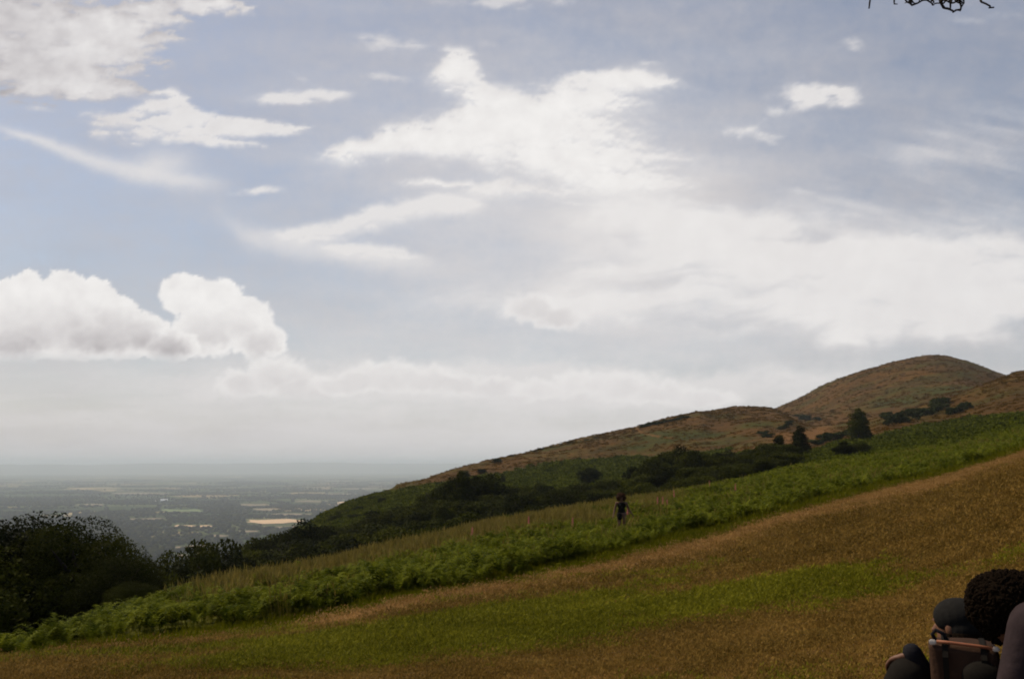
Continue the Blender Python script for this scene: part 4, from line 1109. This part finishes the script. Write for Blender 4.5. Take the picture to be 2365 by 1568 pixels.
def rucksack():
    r0 = 4.35
    c = at(2225, 1500, r0); g = place(2225, r0, 1550)
    e = empty('rucksack', (c.x, c.y, g.z), R(-24)); tag(e, 'brown canvas rucksack with orange piping standing on the grass before the people', 'rucksack')
    tl, trr = at(2150, 1472, r0), at(2312, 1490, r0)
    w = (trr - tl).length; h = (tl.z + trr.z) / 2 - g.z; dz = (tl.z - trr.z) * 0.5
    bm = bmesh.new(); bmesh.ops.create_cube(bm, size=1)
    for v in bm.verts: v.co = Vector((v.co.x * w * (1.0 if v.co.z > 0 else 1.08), v.co.y * (0.20 if v.co.z > 0 else 0.26), (v.co.z + 0.5) * h + ((-dz if v.co.x > 0 else dz) if v.co.z > 0 else 0)))
    bmesh.ops.bevel(bm, geom=list(bm.edges), offset=0.045, segments=4, affect='EDGES', profile=0.6)
    bmesh.ops.subdivide_edges(bm, edges=list(bm.edges), cuts=2, use_grid_fill=True)
    for v in bm.verts: v.co += Vector((1, 1, 0.6)) * 0.010 * math.sin(v.co.x * 21 + v.co.z * 17) * math.cos(v.co.z * 25)
    for f in bm.faces: f.smooth = True
    obj_bm('pack_body', bm, M['canvas'], e)
    bm = bmesh.new(); tube(bm, [(-w/2 + 0.03, -0.098, h + dz + 0.004), (-w * 0.2, -0.100, h + dz * 0.4 + 0.006), (w * 0.2, -0.100, h - dz * 0.4 + 0.004), (w/2 - 0.02, -0.098, h - dz)], [0.0065] * 4, 8); obj_bm('piping', bm, M['piping'], e)
    bm = bmesh.new(); ball(bm, (0.06, -0.105, h - 0.12), (0.078, 0.045, 0.066)); ball(bm, (0.075, -0.11, h - 0.17), (0.062, 0.04, 0.055)); fused('round_pocket', bm, M['black_cloth'], e, 0.006, 3)
    bm = bmesh.new(); bmesh.ops.create_cube(bm, size=1)
    for v in bm.verts: v.co = Vector((v.co.x * w * 0.8, v.co.y * 0.07 - 0.135, v.co.z * 0.16 + 0.12))
    bmesh.ops.bevel(bm, geom=list(bm.edges), offset=0.025, segments=3, affect='EDGES'); [setattr(f, 'smooth', True) for f in bm.faces]
    obj_bm('front_pocket', bm, M['canvas'], e)
    for sx in (-1, 1):
        bm = bmesh.new(); x = sx * w * 0.27
        pts = [(x, 0.06, h + 0.008 - dz * sx * 0.5), (x, -0.085, h + 0.002 - dz * sx * 0.5), (x, -0.118, h - 0.05), (x, -0.126, h * 0.5), (x, -0.175, 0.20), (x, -0.175, 0.06)]
        for a_, b_ in zip(pts[:-1], pts[1:]):
            a_, b_ = Vector(a_), Vector(b_); n_ = Vector((1, 0, 0)).cross((b_ - a_).normalized()) * 0.003
            vs = [bm.verts.new(p_) for p_ in (a_ - Vector((.011, 0, 0)) - n_, a_ + Vector((.011, 0, 0)) - n_, b_ + Vector((.011, 0, 0)) - n_, b_ - Vector((.011, 0, 0)) - n_, a_ - Vector((.011, 0, 0)) + n_, a_ + Vector((.011, 0, 0)) + n_, b_ + Vector((.011, 0, 0)) + n_, b_ - Vector((.011, 0, 0)) + n_)]
            for f_ in ((0,1,2,3),(7,6,5,4),(0,4,5,1),(1,5,6,2),(2,6,7,3),(3,7,4,0)): bm.faces.new([vs[i_] for i_ in f_])
        obj_bm('compression_strap', bm, M['black_cloth'], e)
    bm = bmesh.new(); tube(bm, [(-0.10, -0.02, h + dz - 0.01), (-0.115, -0.03, h + dz + 0.02), (-0.10, -0.04, h + dz + 0.04), (-0.07, -0.04, h + dz + 0.025), (-0.06, -0.03, h + dz - 0.01)], [0.008] * 5, 8); obj_bm('grab_handle', bm, M['navy_cloth'], e)
    for sx in (-1, 1):
        bm = bmesh.new(); tube(bm, [(0.1 * sx, 0.09, h - 0.03), (0.12 * sx, 0.15, h - 0.12), (0.12 * sx, 0.15, h * 0.4), (0.13 * sx, 0.11, 0.08)], [0.016] * 4, 8); obj_bm('shoulder_strap', bm, M['navy_cloth'], e)
        bm = bmesh.new(); bmesh.ops.create_cube(bm, size=1)
        for v in bm.verts: v.co = Vector((v.co.x * 0.026 + sx * (w / 2 - 0.015), v.co.y * 0.02 - 0.098, v.co.z * 0.018 + h - dz * sx))
        bmesh.ops.bevel(bm, geom=list(bm.edges), offset=0.004, segments=2, affect='EDGES'); obj_bm('buckle', bm, M['buckle'], e)
rucksack()

# ------------------------------------------------------------------ overhanging branch, top right
def branch():
    D = 3.2
    o = at(2420, -120, D); e = empty('hanging_branch', o, 0.0)
    tag(e, 'tangled bare dark twigs of an overhanging branch at the top right', 'branch')
    def Wp(px, py, dr=0.0): return at(px, py, D + dr) - o
    rd = random.Random(11)
    bm = bmesh.new()
    tube(bm, [Wp(2900, -420), Wp(2600, -230), Wp(2420, -120), Wp(2240, -70), Wp(2080, -45), Wp(1900, -40)], [0.05, 0.04, 0.03, 0.02, 0.013, 0.006], 8)
    obj_bm('limb', bm, M['twig'], e)
    fixed = [
      [(2100, -25), (2105, 0), (2114, 13), (2135, 9), (2160, 1), (2185, 4), (2205, 13), (2222, 8)],
      [(2170, -20), (2198, 0), (2190, 6), (2200, 13)],
      [(2215, -30), (2228, -5), (2240, 12), (2262, 20), (2285, 29), (2312, 25), (2330, 8), (2335, -12)],
      [(2228, -15), (2232, 5), (2245, 19), (2268, 22), (2292, 27), (2318, 22)],
      [(2300, -25), (2310, -2), (2318, 14), (2314, 26)],
      [(2240, -22), (2252, 2), (2275, 8), (2300, 4), (2312, -15)],
      [(2258, -30), (2268, -4), (2274, 14), (2272, 24)],
      [(2352, -22), (2362, 3), (2375, 9), (2390, 17), (2400, 18)],
      [(2130, -25), (2150, -3), (2172, 0), (2190, -4)],
      [(2030, -30), (2040, -5), (2020, 6), (2016, 20)],
    ]
    def shift(p): return (float(np.interp(p[0], [1990, 2010, 2040, 2100, 2222, 2335, 2352, 2400], [1990, 2005, 2016, 2098, 2166, 2229, 2257, 2296])), p[1])
    for t in fixed:
        bm = bmesh.new()
        dd = rd.uniform(-0.08, 0.08)
        pts = [Wp(*shift(q), dd + rd.uniform(-0.01, 0.01)) for q in t]
        P2 = []
        for a, b in zip(pts[:-1], pts[1:]):
            P2.append(a); P2.append((a + b) / 2 + Vector((rd.gauss(0, 1), rd.gauss(0, 1), rd.gauss(0, 1))) * 0.0035)
        P2.append(pts[-1])
        n = len(P2); tube(bm, P2, [0.0042 * (1 - 0.5 * i / n) for i in range(n)], 6)
        obj_bm('twig', bm, M['twig'], e)
    for k in range(86):
        bm = bmesh.new()
        x = rd.choice([rd.gauss(2128, 24), rd.gauss(2192, 20), rd.gauss(2120, 55)]); y = rd.uniform(-26, -6)
        a = rd.uniform(-1.1, 1.1); L = rd.uniform(12, 30); dd = rd.uniform(-0.12, 0.12)
        pts = [Wp(x, y, dd)]
        for q_ in range(4):
            a += rd.gauss(0, 0.6); x += math.sin(a) * L / 3; y += math.cos(a) * L / 4 * 0.9
            pts.append(Wp(x, min(y, 6 + rd.random() * 9), dd))
        tube(bm, pts, [0.0036, 0.0032, 0.003, 0.0026, 0.0014], 5)
        obj_bm('twig', bm, M['twig'], e)
M['twig'] = simple('twig', (0.025, 0.017, 0.012), 0.9, 0.3, 60)
branch()

# ------------------------------------------------------------------ clouds
def clouds():
    """a far shell of cloud; opacity and brightness are worked out per direction"""
    az = np.arange(R(-40), R(40.01), R(0.11)); el = np.arange(R(-1.5), R(44), R(0.11))
    A, E = np.meshgrid(az, el)
    dx, dy, dz = np.sin(A) * np.cos(E), np.cos(A) * np.cos(E), np.sin(E)
    px, py = seen_at(dx, dy, dz)
    al = np.zeros(A.shape); bri = np.full(A.shape, 0.8)
    w1 = fbm(px / 170, py / 130, 500, 5) ; w2 = fbm(px / 170, py / 130, 510, 5)
    s1 = fbm(px / 55, py / 45, 520, 5, 0.55); s2 = fbm(px / 55 + 40, py / 45, 530, 5, 0.55)
    def over(a2, b2):
        nonlocal al, bri
        a2 = np.clip(a2, 0, 1)
        out = a2 + al * (1 - a2)
        bri = np.where(out > 1e-4, (b2 * a2 + bri * al * (1 - a2)) / np.maximum(out, 1e-4), bri); al = out
    def field(bl, wa=28, sa=9):
        X_ = px + w1 * wa + s1 * sa; Y_ = py + w2 * wa * 0.6 + s2 * sa * 0.8
        f = np.zeros(px.shape)
        for b in bl:
            x, y, w, h = b[:4]; an = R(b[4]) if len(b) > 4 else 0; amp = b[5] if len(b) > 5 else 1
            c, s = math.cos(an), math.sin(an); u = ((X_ - x) * c + (Y_ - y) * s) / w; v = (-(X_ - x) * s + (Y_ - y) * c) / h
            f = f + amp * np.exp(-(u * u + v * v))
        return f
    def soft(f, lo, hi, sharp=0.45):
        gy = -np.gradient(f, axis=0)                 # rows run upwards : positive where the cloud thickens downwards
        t = np.clip(gy * 14, -1, 1)
        return sstep(lo, hi - sharp * (hi - lo) * t, f)
    # thin veil growing towards the horizon and towards the middle
    veil = (0.42 + 0.30 * sstep(420, 980, py) + 0.22 * sstep(880, 1040, py) + 0.13 * fbm(px / 300, py / 90, 540, 5)
            + 0.42 * np.exp(-(((px - 1500) / 640) ** 2 + ((py - 520) / 260) ** 2)) + 0.12 * np.exp(-(((px - 1000) / 500) ** 2 + ((py - 200) / 300) ** 2)))
    over(np.clip(veil, 0, 0.95), 0.50 + 0.19 * np.exp(-(((px - 1300) / 700) ** 2 + ((py - 500) / 480) ** 2)) + 0.03 * fbm(px / 300, py / 80, 545, 3) + 0.13 * sstep(620, 980, py))  # dimmer away from the middle : lens vignetting painted into the veil brightness
    # soft streaks
    st = fbm((px + py * 0.55) / 420, (py - px * 0.22) / 60, 550, 6, 0.55)
    strk = field([(2150, 520, 320, 130, -20), (2050, 430, 350, 60, -18), (2250, 330, 200, 70, -15), (1750, 620, 420, 70, -10, 0.8)], 20, 4)
    over(sstep(-0.5, 1.0, st) * 0.50 * np.clip(strk, 0, 1), 0.76)
    st2 = fbm((px + 0.2 * py) / 230 + 3, (py + 0.06 * px) / 48 + 0.45 * w1, 560, 5, 0.5)
    big = field([(1950, 640, 520, 110), (2150, 700, 330, 90), (1700, 560, 330, 70, 8), (1560, 500, 260, 75, 10), (1430, 610, 240, 36, -6, .6), (2200, 610, 260, 90), (1420, 705, 280, 50, 0, .8), (1990, 760, 300, 36, 0, 0.6), (1150, 700, 300, 40, 0, .5), (1900, 880, 500, 50, 0, .6)], 46, 14)
    over(sstep(0.10, 1.55, big * (1 + 0.5 * st2) + 0.06 * st2) * 0.90, 0.80 + 0.03 * w1 + 0.02 * s1)
    # long pale bank low over the horizon
    bank_ = field([(700, 880, 420, 60), (1050, 890, 380, 55), (1450, 900, 420, 50), (1750, 900, 260, 45, 0, .7), (450, 900, 200, 30, 0, .5), (150, 960, 260, 22, 0, .5), (700, 955, 420, 18, 0, .4)], 36, 14)
    over(sstep(0.08, 1.4, bank_ * (1 + 0.5 * st2)) * 0.75, 0.735 + 0.02 * w1)
    # diagonal wisp over the left
    wy = np.interp(px, [0, 100, 200, 300, 420, 560], [297, 328, 368, 398, 418, 428])
    wisp = np.exp(-((py - wy + 5 * s2) / np.interp(px, [0, 300, 500], [9, 22, 20])) ** 2) * sstep(-40, 60, px) * (1 - sstep(420, 560, px))
    over(0.70 * wisp + 0.6 * field([(380, 375, 60, 26)], 10, 8), 0.76)
    sw = np.interp(px, [480, 560, 700, 900, 1080], [480, 540, 578, 604, 630])
    over(0.55 * np.exp(-((py - sw + 6 * s2) / 26) ** 2) * sstep(470, 600, px) * (1 - sstep(900, 1100, px)), 0.76)
    # broken cloud, top left, with corner vignetting painted in as greyer tone
    tl = field([(90, 60, 190, 70), (230, 130, 130, 55), (130, 185, 170, 48), (300, 70, 120, 55), (380, 20, 120, 28, -8, .9), (230, 215, 90, 25), (40, 150, 110, 60), (500, 14, 85, 20, 6, 1.1), (20, 20, 120, 60)], 16, 14)
    gap = fbm(px / 75, py / 28, 570, 5)
    f = tl + 0.75 * gap * np.clip(tl * 2.2, 0, 1) - 0.10
    over(soft(f, 0.2, 1.0) * 0.93, 0.56 + 0.16 * sstep(0.5, 1.5, f) + 0.10 * s1 - 0.10 * sstep(260, 0, px) + 0.08 * sstep(300, 560, px))
    l2 = field([(395, 232, 42, 32, 20, 1.1), (430, 285, 120, 34, 10, 1.2), (560, 300, 150, 24, 2, 1.1), (260, 290, 90, 30, 0, .8), (640, 300, 70, 14, -4, .8), (350, 325, 150, 18, 0, .6), (500, 335, 120, 10, 4, .6)], 14, 10)
    over(soft(l2 * (1 + 0.55 * gap) + 0.12 * gap * np.clip(l2 * 3, 0, 1), 0.18, 1.15) * 0.92, 0.70 + 0.08 * sstep(200, 420, px) + 0.04 * s1)
    l3 = field([(650, 228, 95, 15, -2, 1.1), (730, 222, 70, 12, -2, 1.0), (700, 185, 45, 10, 25, .45), (600, 443, 60, 13, -4, .95), (80, 252, 40, 8, 0, .7), (20, 320, 28, 6, 0, .6)], 10, 8)
    over(sstep(0.12, 1.25, l3 * (1 + 0.9 * gap)) * 0.85, 0.78 - 0.14 * sstep(200, 0, px))
    # the large bright cloud, centre
    c1 = field([(1060, 160, 55, 45, 0, 1.1), (1110, 220, 110, 50, 20), (1250, 290, 260, 60, -8, 1.1), (1050, 320, 190, 42, -8, 1.1), (860, 348, 110, 24, -8, 1.1), (1330, 360, 240, 60, 4, 1.1), (1390, 190, 110, 28, -6, 1.1), (1500, 196, 80, 16, 6, .9), (1360, 240, 110, 30, -12, .9), (1180, 445, 170, 22, 0, .9), (1420, 420, 220, 40, 8, .9), (1000, 430, 90, 12, 0, .6)], 18, 12)
    f = c1 * (1 + 0.38 * fbm(px / 120, py / 60, 580, 6, 0.58)) + 0.10 * st2
    over(soft(f, 0.12, 1.25) * 0.96, 0.78 + 0.07 * sstep(0.4, 1.4, f) + 0.05 * s1 - 0.03 * sstep(400, 460, py))
    c2 = field([(960, 485, 130, 26, -8, 1.1), (1060, 480, 70, 20, 8, .9), (830, 525, 130, 26, -8, .9), (720, 560, 120, 26, 8, .7), (870, 590, 130, 20, 8, .7), (1310, 465, 60, 12, 5, .5)], 16, 9)
    over(soft(c2 * (1 + 0.5 * st2), 0.1, 1.15) * 0.88, 0.79)
    c3 = field([(860, 90, 50, 20, 0, .75), (930, 110, 75, 22, 6, .65), (880, 180, 90, 12, 0, .6), (1180, 5, 140, 16, 0, .9), (1965, 105, 28, 20, 0, .65), (1180, 100, 120, 20, 0, .3), (1490, 150, 50, 7, 0, .5)], 14, 12)
    over(sstep(0.12, 1.1, c3 * (1 + 1.1 * gap)) * 0.66, 0.74)
    c4 = field([(1880, 222, 85, 30, 4, 1.2), (1850, 200, 45, 22, 0, .8), (1935, 225, 50, 20, 8, .8), (1790, 262, 50, 18, -20, .6), (1715, 305, 60, 16, 5, .85), (1780, 320, 40, 12, 0, .6), (1840, 440, 70, 14, 5, .5), (2260, 60, 90, 16, 20, .35), (2330, 40, 60, 14, 0, .35)], 20, 14)
    over(sstep(0.10, 1.45, c4 * (1 + 0.9 * gap)) * 0.92, 0.78 + 0.04 * s1)
    # cumulus with crisp tops and grey bases
    def cumulus(lobes, base, grey, lit=0.84, soft=0.16, seed=600, alpha=0.97):
        b1 = fbm(px / 34, py / 34, seed, 5, 0.55); b2 = fbm(px / 34 + 9, py / 34, seed + 9, 5, 0.55)
        bb = np.abs(fbm(px / 22, py / 22, seed + 3, 4)) 
        f = np.full(px.shape, -9.0)
        for (x, y, w, h) in lobes:
            u = (px + 13 * b1 - x) / w; v = (py + 11 * b2 - y) / h
            f = np.maximum(f, 1 - np.sqrt(u * u + v * v))
        f = f + 0.07 * bb
        yb = base + 6 * w2
        a = sstep(0.0, soft, f) * (1 - sstep(yb - 18, yb + 16, py))
        dep = sstep(0.08, 0.75, f) * sstep(yb - 150, yb - 10, py + 30 * w1)
        b3 = fbm(px / 62 + 5, py / 46, seed + 21, 5, 0.55)
        over(a * alpha, lit - grey * dep * (1 + 0.5 * b3) + 0.05 * b3 + 0.03 * b1)
    cumulus([(430, 680, 70, 56), (500, 700, 75, 62), (560, 740, 80, 62), (600, 790, 70, 50), (480, 760, 90, 70)], 830, 0.24, 0.86, 0.2, 600, .96)
    cumulus([(60, 670, 52, 48), (150, 680, 70, 58), (215, 690, 60, 54), (110, 740, 170, 100), (260, 735, 70, 60), (320, 770, 80, 58), (390, 800, 80, 42), (20, 720, 60, 80), (30, 790, 110, 60), (230, 780, 160, 60)], 828, 0.30, 0.85, 0.14, 640)
    cumulus([(640, 868, 90, 56), (690, 900, 90, 44), (560, 885, 70, 42), (740, 905, 70, 30)], 915, 0.17, 0.85, 0.4, 680, .88)
    cumulus([(1140, 897, 100, 30), (780, 890, 80, 30), (900, 870, 130, 48), (990, 880, 110, 42), (1060, 890, 80, 34), (830, 880, 80, 34)], 915, 0.14, 0.85, 0.45, 700, .85)
    cumulus([(1350, 885, 95, 38), (1440, 895, 110, 46), (1530, 910, 120, 36), (1620, 920, 110, 28), (1250, 900, 90, 30)], 945, 0.12, 0.85, 0.5, 720, .85)
    cumulus([(1230, 712, 80, 42), (1290, 735, 80, 34)], 765, 0.14, 0.82, 0.4, 740, .85)
    lo = fbm(px / 260, py / 30, 590, 5)
    over(sstep(0.05, 0.8, lo + 0.25) * 0.25 * sstep(800, 930, py), 0.72)
    al *= sstep(R(-40), R(-37), A) * (1 - sstep(R(37), R(40), A)) * (1 - sstep(R(40), R(44), E))
    # colour : lit parts nearly neutral, shaded parts mauve grey
    k = np.clip((bri - 0.5) / 0.35, 0, 1)
    c = np.stack([bri * (1.0 + 0.0 * k), bri * (0.945 + 0.030 * k), bri * (0.955 + 0.0 * k), np.clip(al, 0, 1)], -1).reshape(-1, 4)
    D = 90000.0
    V = np.stack([dx * D, dy * D, dz * D], -1).reshape(-1, 3)
    n, m_ = A.shape
    i = np.arange(n - 1)[:, None]; j = np.arange(m_ - 1)[None, :]
    Fa = np.stack([i * m_ + j, i * m_ + j + 1, (i + 1) * m_ + j + 1, (i + 1) * m_ + j], -1).reshape(-1, 4)
    m, nt, nd, lk, p = mat('clouds')
    nd.remove(p)
    at_ = nd.new('ShaderNodeAttribute'); at_.attribute_name = 'cloud'
    g = nd.new('ShaderNodeNewGeometry')
    fine = noise(nt, 1 / 1400.0, 5, 0.6)
    em = nd.new('ShaderNodeEmission'); em.inputs['Strength'].default_value = CLOUD
    lk.new(at_.outputs['Color'], em.inputs['Color'])
    tr = nd.new('ShaderNodeBsdfTransparent'); mx = nd.new('ShaderNodeMixShader')
    # fine ragged detail where a cloud is half transparent
    edge_ = mathn(nt, 'MULTIPLY', mathn(nt, 'MULTIPLY', at_.outputs['Alpha'], mathn(nt, 'SUBTRACT', 1.0, at_.outputs['Alpha'])), mathn(nt, 'MULTIPLY', mathn(nt, 'SUBTRACT', fine, 0.5), 1.2))
    lk.new(mathn(nt, 'ADD', at_.outputs['Alpha'], edge_), mx.inputs[0]); lk.new(tr.outputs[0], mx.inputs[1]); lk.new(em.outputs[0], mx.inputs[2])
    lk.new(mx.outputs[0], nd['Material Output'].inputs['Surface'])
    m.cycles.emission_sampling = 'NONE'
    o = bpy.data.objects.new('clouds', mesh_np('clouds', V, Fa, [m], True, {'cloud': c})); link(o)
    tag(o, 'broken white and grey clouds across the sky', kind='structure')
CLOUD = 1.04
clouds()

# ------------------------------------------------------------------ haze
def haze():
    bm = bmesh.new(); bmesh.ops.create_cube(bm, size=1)
    for v in bm.verts: v.co = Vector((v.co.x * 100000, v.co.y * 100000, (-264 if v.co.z < 0 else 150)))
    me = bpy.data.meshes.new('haze'); bm.to_mesh(me); bm.free()
    m = bpy.data.materials.new('haze'); m.use_nodes = True; nt = m.node_tree; nt.nodes.clear()
    out = nt.nodes.new('ShaderNodeOutputMaterial'); v = nt.nodes.new('ShaderNodeVolumePrincipled')
    v.inputs['Color'].default_value = (0.86, 0.93, 1.0, 1); v.inputs['Density'].default_value = 7.2e-5; v.inputs['Anisotropy'].default_value = 0.0
    nt.links.new(v.outputs[0], out.inputs['Volume']); me.materials.append(m)
    o = bpy.data.objects.new('haze', me); link(o); tag(o, 'pale summer haze over the plain', 'haze', kind='stuff')
haze()
